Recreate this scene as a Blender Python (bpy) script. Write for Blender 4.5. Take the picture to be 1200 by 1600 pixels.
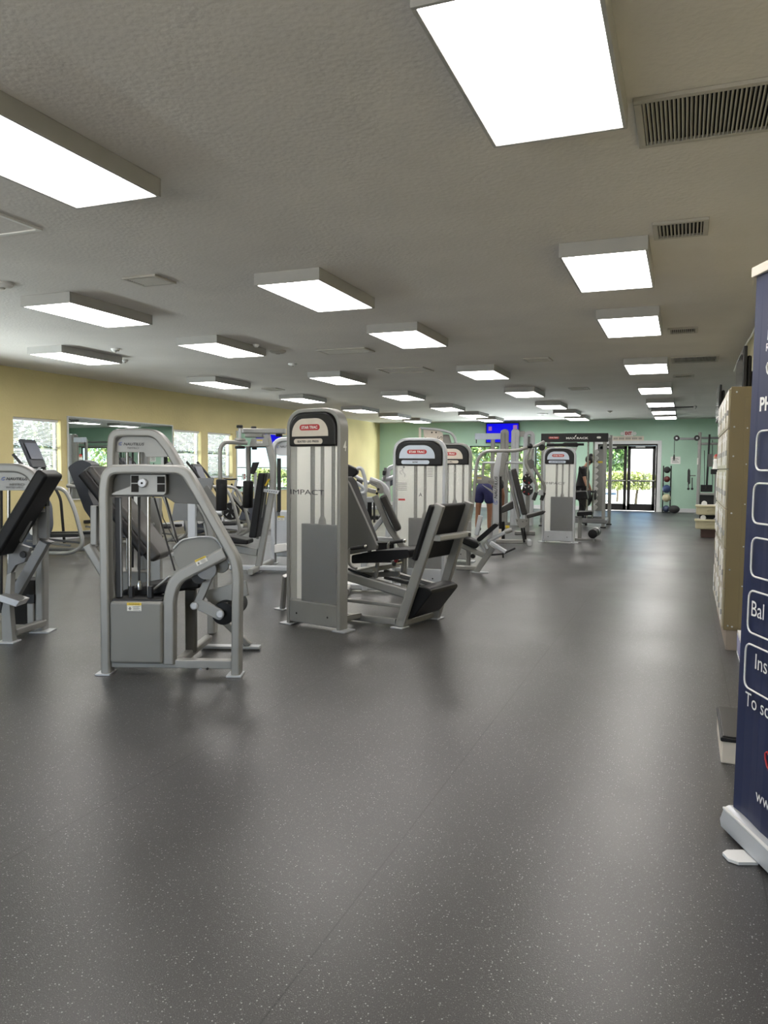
import bpy, math, random
from mathutils import Vector, Matrix
random.seed(7)
PI = math.pi
C = bpy.context.scene.collection
for o in list(bpy.data.objects): bpy.data.objects.remove(o)

# ------------------------------------------------------------------ camera
YAW, PITCH, ROLL, FPX, EYE = 0.372715, -0.056719, 0.0073813, 1203.0, 1.37
Fv = Vector((-math.sin(YAW)*math.cos(PITCH), math.cos(YAW)*math.cos(PITCH), math.sin(PITCH)))
R0 = Vector((math.cos(YAW), math.sin(YAW), 0)); U0 = R0.cross(Fv)
Rv = (R0*math.cos(ROLL)+U0*math.sin(ROLL)).normalized(); Uv = Rv.cross(Fv).normalized()
cam_d = bpy.data.cameras.new('camera'); cam = bpy.data.objects.new('camera', cam_d); C.objects.link(cam)
cam_d.sensor_fit = 'VERTICAL'; cam_d.sensor_height = 36; cam_d.lens = FPX/1600*36
cam_d.clip_start = 0.05; cam_d.clip_end = 300
cam.matrix_world = Matrix(((Rv.x, Uv.x, -Fv.x, 0), (Rv.y, Uv.y, -Fv.y, 0), (Rv.z, Uv.z, -Fv.z, EYE), (0, 0, 0, 1)))
bpy.context.scene.camera = cam

# ------------------------------------------------------------------ exposure, sky, sun
vs = bpy.context.scene.view_settings
vs.view_transform = 'Standard'; vs.look = 'None'; vs.gamma = 1; vs.use_curve_mapping = False
vs.exposure = 0.85
world = bpy.data.worlds.new('sky'); bpy.context.scene.world = world; world.use_nodes = True
nt = world.node_tree; nt.nodes.clear()
wo = nt.nodes.new('ShaderNodeOutputWorld'); bg = nt.nodes.new('ShaderNodeBackground')
sky = nt.nodes.new('ShaderNodeTexSky'); sky.sky_type = 'HOSEK_WILKIE'; sky.turbidity = 3; sky.ground_albedo = .4
sky.sun_direction = (0.5, -0.5, 0.8)
bg.inputs[1].default_value = 6.5
nt.links.new(sky.outputs[0], bg.inputs[0]); nt.links.new(bg.outputs[0], wo.inputs[0])
sun_d = bpy.data.lights.new('sun', 'SUN'); sun_d.energy = 13; sun_d.angle = 0.01; sun_d.color = (1, .96, .88)
sun = bpy.data.objects.new('sun', sun_d); C.objects.link(sun)
sun.rotation_euler = Vector((0.5, -0.5, 1.0)).to_track_quat('Z', 'Y').to_euler()

def daylight_fill(loc, aim, sx, sy, e, col):          # added area lamps standing in for bounce off the sunlit ground outside
    d = bpy.data.lights.new('daylight_fill', 'AREA'); d.shape = 'RECTANGLE'; d.size = sx; d.size_y = sy; d.energy = e; d.color = col
    o = bpy.data.objects.new('daylight_fill', d); C.objects.link(o); o.location = loc
    o.rotation_euler = (Vector(aim)-Vector(loc)).to_track_quat('-Z', 'X').to_euler(); return o
daylight_fill((-5.3, -4.6, .9), (-5.3, 4, 3.4), 1.7, 10, 80, (1, .96, .90))
daylight_fill((-12.6, 3.0, .5), (-6, 3.0, 3.2), 1.0, 12, 1300, (.92, .97, 1))
daylight_fill((-12.6, 15.5, .25), (-8, 15.5, 3.4), 1.0, 9, 350, (.92, .97, 1))
daylight_fill((-6.2, 28.7, .15), (-6.2, 24, 3.4), .8, 4.4, 350, (.95, .98, 1))
# ------------------------------------------------------------------ materials
def mat(name, col, rough=.5, metal=0, noise=None, bump=None, spec=.5, emit=None, alpha=None, coat=0):
    m = bpy.data.materials.new(name); m.use_nodes = True
    n = m.node_tree.nodes; l = m.node_tree.links; b = n['Principled BSDF']
    b.inputs['Base Color'].default_value = (*col, 1); b.inputs['Roughness'].default_value = rough
    b.inputs['Metallic'].default_value = metal; b.inputs['Specular IOR Level'].default_value = spec
    b.inputs['Coat Weight'].default_value = coat
    if alpha is not None: b.inputs['Alpha'].default_value = alpha
    if emit: b.inputs['Emission Color'].default_value = (*emit[0], 1); b.inputs['Emission Strength'].default_value = emit[1]
    tc = n.new('ShaderNodeTexCoord')
    if noise:                                     # (scale, amount)
        t = n.new('ShaderNodeTexNoise'); t.inputs['Scale'].default_value = noise[0]; t.inputs['Detail'].default_value = 4
        r = n.new('ShaderNodeMapRange'); r.inputs[1].default_value = .3; r.inputs[2].default_value = .7
        r.inputs[3].default_value = 1-noise[1]; r.inputs[4].default_value = 1+noise[1]
        mx = n.new('ShaderNodeVectorMath'); mx.operation = 'SCALE'; mx.inputs[0].default_value = col
        l.new(tc.outputs['Object'], t.inputs[0]); l.new(t.outputs[0], r.inputs[0]); l.new(r.outputs[0], mx.inputs['Scale'])
        l.new(mx.outputs[0], b.inputs['Base Color'])
    if bump:                                      # (scale, strength)
        t = n.new('ShaderNodeTexNoise'); t.inputs['Scale'].default_value = bump[0]; t.inputs['Detail'].default_value = 3
        bp = n.new('ShaderNodeBump'); bp.inputs['Strength'].default_value = bump[1]; bp.inputs['Distance'].default_value = .01
        l.new(tc.outputs['Object'], t.inputs[0]); l.new(t.outputs[0], bp.inputs['Height']); l.new(bp.outputs[0], b.inputs['Normal'])
    return m
M = {}
M['silver'] = mat('silver_paint', (.27, .27, .26), .38, .25, noise=(6, .05))
M['silver_light'] = mat('light_silver_paint', (.46, .48, .51), .36, .2, noise=(6, .04))
M['silver_dark'] = mat('dark_silver_paint', (.16, .164, .168), .42, .25, noise=(8, .06))
M['shroud'] = mat('grey_shroud', (.115, .115, .11), .5, .1, noise=(5, .06))
M['cover'] = mat('grey_cover', (.20, .20, .19), .45, .1, noise=(3, .05))
M['stack_grey'] = mat('weight_stack_shroud', (.035, .042, .052), .5, noise=(5, .05))
M['dark_shield'] = mat('dark_slate_plastic', (.022, .025, .033), .42, spec=.35, noise=(5, .05))
M['blueshroud'] = mat('blue_grey_plastic', (.075, .086, .115), .4, noise=(5, .05))
M['vinyl'] = mat('black_vinyl', (.006, .006, .007), .48, spec=.28, noise=(9, .2), bump=(400, .05))
M['vinyl_grey'] = mat('dark_grey_vinyl', (.024, .023, .023), .42, noise=(9, .15), bump=(400, .05))
M['vinyl_brown'] = mat('taupe_vinyl', (.042, .040, .037), .42, noise=(9, .1), bump=(400, .05))
M['black'] = mat('black_plastic', (.010, .010, .011), .42, spec=.35, noise=(12, .15))
M['rubber'] = mat('black_rubber', (.02, .02, .021), .7, noise=(30, .2))
M['chrome'] = mat('chrome', (.40, .40, .39), .24, 1, noise=(4, .03))
M['steel'] = mat('brushed_steel', (.42, .42, .42), .35, .8, noise=(20, .08))
M['white'] = mat('white_plastic', (.78, .78, .77), .4, noise=(4, .02))
M['cream'] = mat('cream_plastic', (.50, .46, .30), .4, noise=(4, .04))
M['brown'] = mat('brown_box', (.06, .03, .022), .6, noise=(7, .1))
M['sticker_y'] = mat('yellow_sticker', (.75, .55, .06), .5, noise=(30, .05))
M['sticker_w'] = mat('white_sticker', (.72, .72, .68), .5, noise=(60, .1))
M['ink'] = mat('dark_ink', (.02, .02, .025), .5, noise=(60, .1))
M['ink_blue'] = mat('blue_ink', (.05, .10, .42), .5, noise=(60, .1))
M['ink_grey'] = mat('grey_ink', (.16, .16, .16), .5, noise=(60, .1))
M['red'] = mat('red_print', (.45, .03, .035), .5, noise=(60, .08))
M['plate_cream'] = mat('label_plate', (.66, .60, .52), .4, noise=(12, .04))
M['plate_blue'] = mat('label_plate_cool', (.55, .62, .72), .4, noise=(12, .04))
M['white_print'] = mat('white_print', (.8, .8, .78), .5, noise=(60, .03))
M['door_black'] = mat('bronze_door_frame', (.018, .017, .017), .4, .3, noise=(6, .1))
M['trim'] = mat('white_trim', (.66, .68, .70), .5, noise=(5, .03), bump=(60, .05))
M['skin'] = mat('skin', (.30, .14, .08), .5, noise=(14, .08))
M['skin_light'] = mat('skin_light', (.50, .27, .18), .5, noise=(14, .06))
M['hair'] = mat('dark_hair', (.012, .01, .009), .5, noise=(80, .4))
M['shirt_black'] = mat('black_cloth', (.012, .012, .014), .85, noise=(40, .2), bump=(60, .3))
M['navy'] = mat('navy_cloth', (.018, .02, .09), .8, noise=(40, .15), bump=(60, .3))
M['shoe'] = mat('shoe', (.05, .05, .055), .6, noise=(40, .2))
M['locker'] = mat('shaded_tan_locker_paint', (.165, .128, .062), .42, noise=(3, .04), bump=(120, .02))  # darkened so the colour carries the shade on the locker side
M['locker_front'] = mat('sheen_tan_locker_door_paint', (.34, .30, .21), .3, noise=(3, .05))  # paler copy of the tan; sky sheen on the doors is in the colour
M['kick'] = mat('taupe_kick_base', (.27, .22, .175), .6, noise=(6, .05))
M['paper'] = mat('paper', (.78, .78, .76), .7, noise=(20, .04))

def frosted(name, col, a, tmix=.5, rough=.35):
    m = bpy.data.materials.new(name); m.use_nodes = True
    n = m.node_tree.nodes; l = m.node_tree.links; n.clear()
    o = n.new('ShaderNodeOutputMaterial'); mx = n.new('ShaderNodeMixShader'); tr = n.new('ShaderNodeBsdfTransparent')
    p = n.new('ShaderNodeBsdfPrincipled'); p.inputs['Base Color'].default_value = (*col, 1); p.inputs['Roughness'].default_value = rough
    tl = n.new('ShaderNodeBsdfTranslucent'); tl.inputs[0].default_value = (*col, 1); m2 = n.new('ShaderNodeMixShader'); m2.inputs[0].default_value = tmix
    t = n.new('ShaderNodeTexNoise'); t.inputs['Scale'].default_value = 3
    tc = n.new('ShaderNodeTexCoord'); r = n.new('ShaderNodeMapRange'); r.inputs[3].default_value = a-.05; r.inputs[4].default_value = a+.05
    l.new(tc.outputs['Object'], t.inputs[0]); l.new(t.outputs[0], r.inputs[0]); l.new(r.outputs[0], mx.inputs[0])
    l.new(tl.outputs[0], m2.inputs[1]); l.new(p.outputs[0], m2.inputs[2])
    l.new(tr.outputs[0], mx.inputs[1]); l.new(m2.outputs[0], mx.inputs[2]); l.new(mx.outputs[0], o.inputs[0])
    return m
M['frost'] = frosted('frosted_panel', (.88, .89, .87), .21)
M['frost_back'] = frosted('frosted_rear_panel', (.92, .93, .90), .85, .1)
def glassmat(name, tint, rough=0.0):
    m = bpy.data.materials.new(name); m.use_nodes = True
    n = m.node_tree.nodes; l = m.node_tree.links; n.clear()
    o = n.new('ShaderNodeOutputMaterial'); mx = n.new('ShaderNodeMixShader'); tr = n.new('ShaderNodeBsdfTransparent')
    tr.inputs[0].default_value = (*tint, 1); g = n.new('ShaderNodeBsdfGlossy'); g.inputs['Roughness'].default_value = .02
    lw = n.new('ShaderNodeLayerWeight'); lw.inputs[0].default_value = .5; pw = n.new('ShaderNodeMath'); pw.operation = 'POWER'; pw.inputs[1].default_value = 5
    mp = n.new('ShaderNodeMapRange'); mp.inputs[3].default_value = .03; mp.inputs[4].default_value = .9; l.new(lw.outputs['Facing'], pw.inputs[0]); l.new(pw.outputs[0], mp.inputs[0])
    l.new(mp.outputs[0], mx.inputs[0]); l.new(tr.outputs[0], mx.inputs[1]); l.new(g.outputs[0], mx.inputs[2]); l.new(mx.outputs[0], o.inputs[0])
    return m
M['glass'] = glassmat('window_glass', (.93, .96, .95))
mm = mat('mirror', (.80, .84, .83), .01, 1); M['mirror'] = mm

# rubber floor: dark roll rubber, pale flecks, seams, slow wear
def floor_mat():
    m = bpy.data.materials.new('speckled_rubber_floor'); m.use_nodes = True
    n = m.node_tree.nodes; l = m.node_tree.links; b = n['Principled BSDF']; tc = n.new('ShaderNodeTexCoord')
    def rng(src, a, b_, c, d, cl=True):
        r = n.new('ShaderNodeMapRange'); r.clamp = cl
        for i, v in enumerate((a, b_, c, d)): r.inputs[i+1].default_value = v
        l.new(src, r.inputs[0]); return r.outputs[0]
    def vor(scale):
        v = n.new('ShaderNodeTexVoronoi'); v.inputs['Scale'].default_value = scale; l.new(tc.outputs['Object'], v.inputs['Vector']); return v
    v = vor(95); fl = rng(v.outputs['Distance'], .14, .26, 1, 0)
    rr = n.new('ShaderNodeSeparateColor'); l.new(v.outputs['Color'], rr.inputs[0]); pick = rng(rr.outputs[0], .70, .74, 0, 1)
    mu = n.new('ShaderNodeMath'); mu.operation = 'MULTIPLY'; l.new(fl, mu.inputs[0]); l.new(pick, mu.inputs[1])
    v2 = vor(210); fl2 = rng(v2.outputs['Distance'], .15, .3, 1, 0)
    r2 = n.new('ShaderNodeSeparateColor'); l.new(v2.outputs['Color'], r2.inputs[0]); pk2 = rng(r2.outputs[1], .60, .64, 0, .6)
    mu2 = n.new('ShaderNodeMath'); mu2.operation = 'MULTIPLY'; l.new(fl2, mu2.inputs[0]); l.new(pk2, mu2.inputs[1])
    ad = n.new('ShaderNodeMath'); ad.operation = 'MAXIMUM'; l.new(mu.outputs[0], ad.inputs[0]); l.new(mu2.outputs[0], ad.inputs[1])
    no = n.new('ShaderNodeTexNoise'); no.inputs['Scale'].default_value = .7; no.inputs['Detail'].default_value = 5; l.new(tc.outputs['Object'], no.inputs[0])
    wr = rng(no.outputs[0], .3, .7, .85, 1.2); gn = n.new('ShaderNodeTexNoise'); gn.inputs['Scale'].default_value = 330; gn.inputs['Detail'].default_value = 2; l.new(tc.outputs['Object'], gn.inputs[0])
    gm = n.new('ShaderNodeMath'); gm.operation = 'MULTIPLY'; l.new(wr, gm.inputs[0]); l.new(rng(gn.outputs[0], .35, .65, .6, 1.45), gm.inputs[1]); wear = gm.outputs[0]
    sx = n.new('ShaderNodeSeparateXYZ'); l.new(tc.outputs['Object'], sx.inputs[0])
    def seam(src, period, off, w):
        a = n.new('ShaderNodeMath'); a.operation = 'ADD'; a.inputs[1].default_value = off; l.new(src, a.inputs[0])
        p = n.new('ShaderNodeMath'); p.operation = 'PINGPONG'; p.inputs[1].default_value = period/2; l.new(a.outputs[0], p.inputs[0])
        return rng(p.outputs[0], w*.3, w*.6, .5, 1)
    s1 = seam(sx.outputs[0], 1.22, SEAM_X, .006); s2 = seam(sx.outputs[1], 7.6, 1.3, .005)
    ms = n.new('ShaderNodeMath'); ms.operation = 'MULTIPLY'; l.new(s1, ms.inputs[0]); l.new(s2, ms.inputs[1])
    mw = n.new('ShaderNodeMath'); mw.operation = 'MULTIPLY'; l.new(ms.outputs[0], mw.inputs[0]); l.new(wear, mw.inputs[1])
    mc = n.new('ShaderNodeMix'); mc.data_type = 'RGBA'; mc.inputs[6].default_value = (.047, .046, .047, 1); mc.inputs[7].default_value = (.34, .34, .34, 1)
    l.new(ad.outputs[0], mc.inputs[0])
    sc = n.new('ShaderNodeVectorMath'); sc.operation = 'SCALE'; l.new(mc.outputs[2], sc.inputs[0]); l.new(mw.outputs[0], sc.inputs['Scale'])
    l.new(sc.outputs[0], b.inputs['Base Color'])
    b.inputs['Roughness'].default_value = .42; b.inputs['Specular IOR Level'].default_value = .5
    l.new(rng(no.outputs[0], .3, .7, .30, .40), b.inputs['Roughness'])
    bn = n.new('ShaderNodeTexNoise'); bn.inputs['Scale'].default_value = 220; bn.inputs['Detail'].default_value = 2; l.new(tc.outputs['Object'], bn.inputs[0])
    bp = n.new('ShaderNodeBump'); bp.inputs['Strength'].default_value = .22; bp.inputs['Distance'].default_value = .003
    l.new(bn.outputs[0], bp.inputs['Height']); l.new(bp.outputs[0], b.inputs['Normal'])
    return m
SEAM_X = .94
M['floor'] = floor_mat()
def plaster(name, col, bs, st, rough=.75):
    m = mat(name, col, rough, noise=(1.2, .05)); n = m.node_tree.nodes; l = m.node_tree.links
    tc = n.new('ShaderNodeTexCoord'); t = n.new('ShaderNodeTexNoise'); t.inputs['Scale'].default_value = bs; t.inputs['Detail'].default_value = 4
    v = n.new('ShaderNodeTexVoronoi'); v.feature = 'SMOOTH_F1'; v.inputs['Scale'].default_value = bs*.7
    l.new(tc.outputs['Object'], t.inputs[0]); l.new(tc.outputs['Object'], v.inputs['Vector'])
    ad = n.new('ShaderNodeMath'); l.new(t.outputs[0], ad.inputs[0]); l.new(v.outputs['Distance'], ad.inputs[1])
    bp = n.new('ShaderNodeBump'); bp.inputs['Strength'].default_value = st; bp.inputs['Distance'].default_value = .01
    l.new(ad.outputs[0], bp.inputs['Height']); l.new(bp.outputs[0], n['Principled BSDF'].inputs['Normal'])
    return m
M['ceiling'] = plaster('textured_ceiling_paint', (.66, .63, .60), 48, .2)
M['olive'] = plaster('olive_yellow_wall', (.72, .62, .32), 30, .25)
M['green'] = plaster('sage_green_wall', (.44, .65, .53), 30, .2)
M['tanwall'] = plaster('pale_yellow_wall', (.60, .55, .36), 30, .25)
M['diffuser'] = mat('lit_diffuser', (.9, .9, .9), .5, noise=(3, .01), emit=((1, .955, .91), 9.6))
M['fixture'] = mat('fixture_metal', (.40, .395, .385), .5, noise=(5, .04))
M['grille'] = mat('vent_paint', (.42, .40, .36), .5, noise=(8, .05))
M['dark'] = mat('dark_void', (.012, .011, .010), .9, noise=(8, .2))
M['asphalt'] = mat('pale_paving', (.55, .54, .50), .9, noise=(2, .1))
M['leaf'] = mat('hedge_leaf', (.24, .38, .13), .6, noise=(1.5, .45))
M['leaf_y'] = mat('yellow_green_leaf', (.46, .50, .20), .6, noise=(2, .4))  # yellower green of the leaves themselves
M['leaf_d'] = mat('dark_green_leaf', (.07, .15, .04), .6, noise=(2, .4))  # deeper green leaf colour, mixed in at random
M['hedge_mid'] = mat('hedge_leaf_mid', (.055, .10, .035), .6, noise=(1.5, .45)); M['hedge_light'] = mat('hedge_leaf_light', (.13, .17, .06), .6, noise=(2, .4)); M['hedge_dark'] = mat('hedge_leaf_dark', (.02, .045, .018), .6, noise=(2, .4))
M['bark'] = mat('bark', (.12, .09, .06), .9, noise=(10, .3))
M['stucco'] = mat('pale_stucco', (.72, .72, .70), .8, noise=(2, .05))

# ------------------------------------------------------------------ geometry helpers
def ray(px, py): return (px-600)/FPX*Rv - (py-800)/FPX*Uv + Fv
EYEV = Vector((0, 0, EYE))
def at_z(px, py, z=0.0): d = ray(px, py); return EYEV+d*((z-EYE)/d.z)
def at_y(px, py, y): d = ray(px, py); return EYEV+d*(y/d.y)
def at_x(px, py, x): d = ray(px, py); return EYEV+d*(x/d.x)
class Fr:
    """a thing's own frame: origin on the floor, u along heading, v a quarter turn to its left, z up; pt() measures the photo on the plane v"""
    def __init__(s, x, y, deg):
        a = math.radians(deg); s.o = Vector((x, y, 0)); s.a = a
        s.u = Vector((math.cos(a), math.sin(a), 0)); s.v = Vector((-math.sin(a), math.cos(a), 0))
    def pt(s, px, py, v=0.0):
        d = ray(px, py); t = (v-(EYEV-s.o).dot(s.v))/d.dot(s.v); w = EYEV+d*t-s.o
        return Vector((w.dot(s.u), v, w.z))
    def pu(s, px, py, u=0.0):
        d = ray(px, py); t = (u-(EYEV-s.o).dot(s.u))/d.dot(s.u); w = EYEV+d*t-s.o
        return Vector((u, w.dot(s.v), w.z))
    def loc(s, w): w = Vector(w)-s.o; return Vector((w.dot(s.u), w.dot(s.v), w.z))
def zoomer(ox, oy, k): return lambda X, Y: (ox+X/k, oy+Y/k)

class MB:
    def __init__(s): s.v = []; s.f = []; s.m = []; s.mi = 0
    def add(s, vs, fs):
        b = len(s.v); s.v += [tuple(x) for x in vs]; s.f += [tuple(i+b for i in f) for f in fs]; s.m += [s.mi]*len(fs); return s
    def box(s, c, d, rot=None):
        c = Vector(c); h = [x/2 for x in d]; P = []
        for x in (-1, 1):
            for y in (-1, 1):
                for z in (-1, 1):
                    q = Vector((x*h[0], y*h[1], z*h[2])); P.append(c+(rot@q if rot else q))
        return s.add(P, [(0, 1, 3, 2), (4, 6, 7, 5), (0, 4, 5, 1), (2, 3, 7, 6), (0, 2, 6, 4), (1, 5, 7, 3)])
    def span(s, a, b):
        return s.box([(a[i]+b[i])/2 for i in range(3)], [abs(b[i]-a[i]) for i in range(3)])
    def prism(s, pts, ext):
        pts = [Vector(p) for p in pts]; e = Vector(ext); n = len(pts)
        return s.add(pts+[p+e for p in pts], [tuple(range(n))[::-1], tuple(range(n, 2*n))]+[(i, (i+1) % n, (i+1) % n+n, i+n) for i in range(n)])
    def sweep(s, pts, prof, nrm=None, closed=False):
        """prof: (a,b) with a along in-plane side, b along nrm"""
        pts = [Vector(p) for p in pts]; n = len(pts); k = len(prof); V = []
        prev = None
        for i in range(n):
            if closed: t0 = (pts[i]-pts[i-1]).normalized(); t1 = (pts[(i+1) % n]-pts[i]).normalized()
            else:
                t0 = (pts[i]-pts[i-1]).normalized() if i else (pts[1]-pts[0]).normalized()
                t1 = (pts[i+1]-pts[i]).normalized() if i < n-1 else t0
            t = (t0+t1)
            t = t.normalized() if t.length > 1e-6 else t1
            if nrm is not None:
                N = Vector(nrm); N = (N-t*N.dot(t)).normalized()
            else:
                if prev is None:
                    N = Vector((0, 0, 1)) if abs(t.z) < .9 else Vector((0, 1, 0))
                else: N = prev
                N = (N-t*N.dot(t)).normalized()
            prev = N; S = N.cross(t).normalized()
            sc = 1/max(.35, t.dot(t1))
            for a, b in prof: V.append(pts[i]+S*a*(sc if nrm is not None else 1)+N*b)
        F = []
        m = n if closed else n-1
        for i in range(m):
            for j in range(k):
                a = i*k+j; b = i*k+(j+1) % k; c = ((i+1) % n)*k+(j+1) % k; d = ((i+1) % n)*k+j; F.append((a, b, c, d))
        if not closed: F += [tuple(range(k))[::-1], tuple(range((n-1)*k, n*k))]
        return s.add(V, F)
    def tube(s, pts, r, seg=10, closed=False):
        return s.sweep(pts, [(r*math.cos(2*PI*i/seg), r*math.sin(2*PI*i/seg)) for i in range(seg)], None, closed)
    def rtube(s, pts, w, t, nrm=(0, 1, 0), closed=False):
        c = min(w, t)*.16; a, b = w/2, t/2
        return s.sweep(pts, [(-a, -b+c), (-a+c, -b), (a-c, -b), (a, -b+c), (a, b-c), (a-c, b), (-a+c, b), (-a, b-c)], nrm, closed)
    def cyl(s, a, b, r, seg=20, r2=None):
        return s.lathe(a, b, [(0, r), (1, r if r2 is None else r2)], seg)
    def lathe(s, a, b, prof, seg=20):
        a = Vector(a); b = Vector(b); ax = b-a; t = ax.normalized(); N = Vector((0, 0, 1)) if abs(t.z) < .9 else Vector((1, 0, 0))
        N = (N-t*N.dot(t)).normalized(); S = t.cross(N); V = []
        for h, r in prof:
            for i in range(seg): V.append(a+ax*h+(N*math.cos(2*PI*i/seg)+S*math.sin(2*PI*i/seg))*max(r, 1e-4))
        F = [tuple(range(seg))[::-1], tuple(range((len(prof)-1)*seg, len(prof)*seg))]
        for k in range(len(prof)-1):
            for i in range(seg): F.append((k*seg+i, k*seg+(i+1) % seg, (k+1)*seg+(i+1) % seg, (k+1)*seg+i))
        return s.add(V, F)
    def ball(s, c, r, seg=20, rings=12, sc=(1, 1, 1)):
        c = Vector(c); V = [c+Vector((0, 0, r*sc[2]))]
        for i in range(1, rings):
            p = PI*i/rings
            for j in range(seg): V.append(c+Vector((r*sc[0]*math.sin(p)*math.cos(2*PI*j/seg), r*sc[1]*math.sin(p)*math.sin(2*PI*j/seg), r*sc[2]*math.cos(p))))
        V.append(c-Vector((0, 0, r*sc[2]))); F = [(0, 1+j, 1+(j+1) % seg) for j in range(seg)]
        for i in range(rings-2):
            for j in range(seg): a = 1+i*seg+j; b = 1+i*seg+(j+1) % seg; F.append((a, a+seg, b+seg, b))
        L = len(V)-1; q = 1+(rings-2)*seg; F += [(L, q+(j+1) % seg, q+j) for j in range(seg)]
        return s.add(V, F)
    def mesh(s, name, mats, smooth=False):
        me = bpy.data.meshes.new(name); me.from_pydata(s.v, [], s.f)
        for m in (mats if isinstance(mats, (list, tuple)) else [mats]): me.materials.append(M[m] if isinstance(m, str) else m)
        for p, i in zip(me.polygons, s.m): p.material_index = i; p.use_smooth = smooth
        me.update()
        import bmesh
        bm = bmesh.new(); bm.from_mesh(me); bmesh.ops.recalc_face_normals(bm, faces=bm.faces); bm.to_mesh(me); bm.free()
        return me
    def build(s, name, m, parent=None, bevel=0, seg=2, smooth=False, angle=35):
        me = s.mesh(name, m, smooth); o = bpy.data.objects.new(name, me); C.objects.link(o); o.parent = parent
        if smooth or bevel:
            me.polygons.foreach_set('use_smooth', [True]*len(me.polygons)); me.set_sharp_from_angle(angle=math.radians(angle))
        if bevel:
            b = o.modifiers.new('bevel', 'BEVEL'); b.width = bevel; b.segments = seg; b.limit_method = 'ANGLE'; b.angle_limit = math.radians(30)
            b.harden_normals = True
        return o
def fillet(pts, r, n=6):
    pts = [Vector(p) for p in pts]; out = [pts[0]]
    rs = r if isinstance(r, (list, tuple)) else [r]*(len(pts)-2)
    for i in range(1, len(pts)-1):
        a, b, c = pts[i-1], pts[i], pts[i+1]; d0 = (a-b); d1 = (c-b)
        q = min(rs[i-1], d0.length*.49, d1.length*.49); p0 = b+d0.normalized()*q; p1 = b+d1.normalized()*q
        for k in range(n+1): t = k/n; out.append(p0*(1-t)**2+b*2*t*(1-t)+p1*t*t)
    out.append(pts[-1]); res = [out[0]]
    for p in out[1:]:
        if (p-res[-1]).length > 1e-4: res.append(p)
    return res
def cfillet(pts, r, n=5):
    pts = [Vector(p) for p in pts]; out = []; m = len(pts)
    for i in range(m):
        a, b, c = pts[i-1], pts[i], pts[(i+1) % m]; d0 = a-b; d1 = c-b
        q = min(r, d0.length*.49, d1.length*.49); p0 = b+d0.normalized()*q; p1 = b+d1.normalized()*q
        for k in range(n+1): t = k/n; out.append(p0*(1-t)**2+b*2*t*(1-t)+p1*t*t)
    return out
def thing(name, label, cat, loc=(0, 0, 0), rot=0, group=None):
    o = bpy.data.objects.new(name, None); C.objects.link(o); o.location = loc; o.rotation_euler = (0, 0, rot)
    o.empty_display_size = .1; tag(o, label, cat, group); return o
def tag(o, label, cat, group=None):
    o['label'] = label; o['category'] = cat
    if group: o['group'] = group
    return o
def machine(fr, name, label, cat='exercise machine', group=None): return thing(name, label, cat, tuple(fr.o), fr.a, group)
def struct(o): o['kind'] = 'structure'; return o
def copy_tree(root, loc, rot, label=None):
    r = root.copy(); C.objects.link(r); r.location = loc; r.rotation_euler = (0, 0, rot)
    if label: r['label'] = label
    for ch in list(root.children):
        c = ch.copy(); C.objects.link(c); c.parent = r
        for g in list(ch.children): d = g.copy(); C.objects.link(d); d.parent = c
    return r
def text(body, h, m, parent, o, u, up, depth=.002, name='lettering', width=None, bold=0, shear=0, align='LEFT'):
    """lettering lying on a surface: o = lower left corner, u = writing direction, up = letter height direction"""
    cu = bpy.data.curves.new('t', 'FONT'); cu.body = body; cu.size = 1; cu.extrude = 0; cu.offset = bold; cu.shear = shear; cu.resolution_u = 3
    ob = bpy.data.objects.new('t', cu); C.objects.link(ob)
    dg = bpy.context.evaluated_depsgraph_get(); me = bpy.data.meshes.new_from_object(ob.evaluated_get(dg)); bpy.data.objects.remove(ob)
    xs = [v.co.x for v in me.vertices]; ys = [v.co.y for v in me.vertices]
    x0, x1, y0, y1 = min(xs), max(xs), min(ys), max(ys); k = h/(y1-y0); kx = (width/(x1-x0)) if width else k
    u = Vector(u).normalized(); up = Vector(up).normalized(); n = u.cross(up); o = Vector(o)
    w = (x1-x0)*kx
    if align == 'CENTER': o = o-u*w/2
    b = MB()
    V = [o+u*(v.co.x-x0)*kx+up*(v.co.y-y0)*k+n*depth for v in me.vertices]
    b.add(V, [tuple(p.vertices) for p in me.polygons])
    m2 = bpy.data.meshes.new(name); m2.from_pydata(b.v, [], b.f); m2.materials.append(M[m]); ob = bpy.data.objects.new(name, m2); C.objects.link(ob); ob.parent = parent
    bpy.data.meshes.remove(me)
    return ob
# ================================================================== the room
XL, XR, YB, YF, H = -10.75, 0.70, 27.0, -4.0, 3.05
WIN = [(4.6, 6.9), (7.35, 9.65)]
b = MB().span((XL-.2, YF-.2, -.12), (4.8, YB+.2, 0)); struct(b.build('floor', 'floor'))
b = MB().span((XL-.2, YF-.2, H), (4.8, YB+.2, H+.15)); struct(b.build('ceiling', 'ceiling'))
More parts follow.
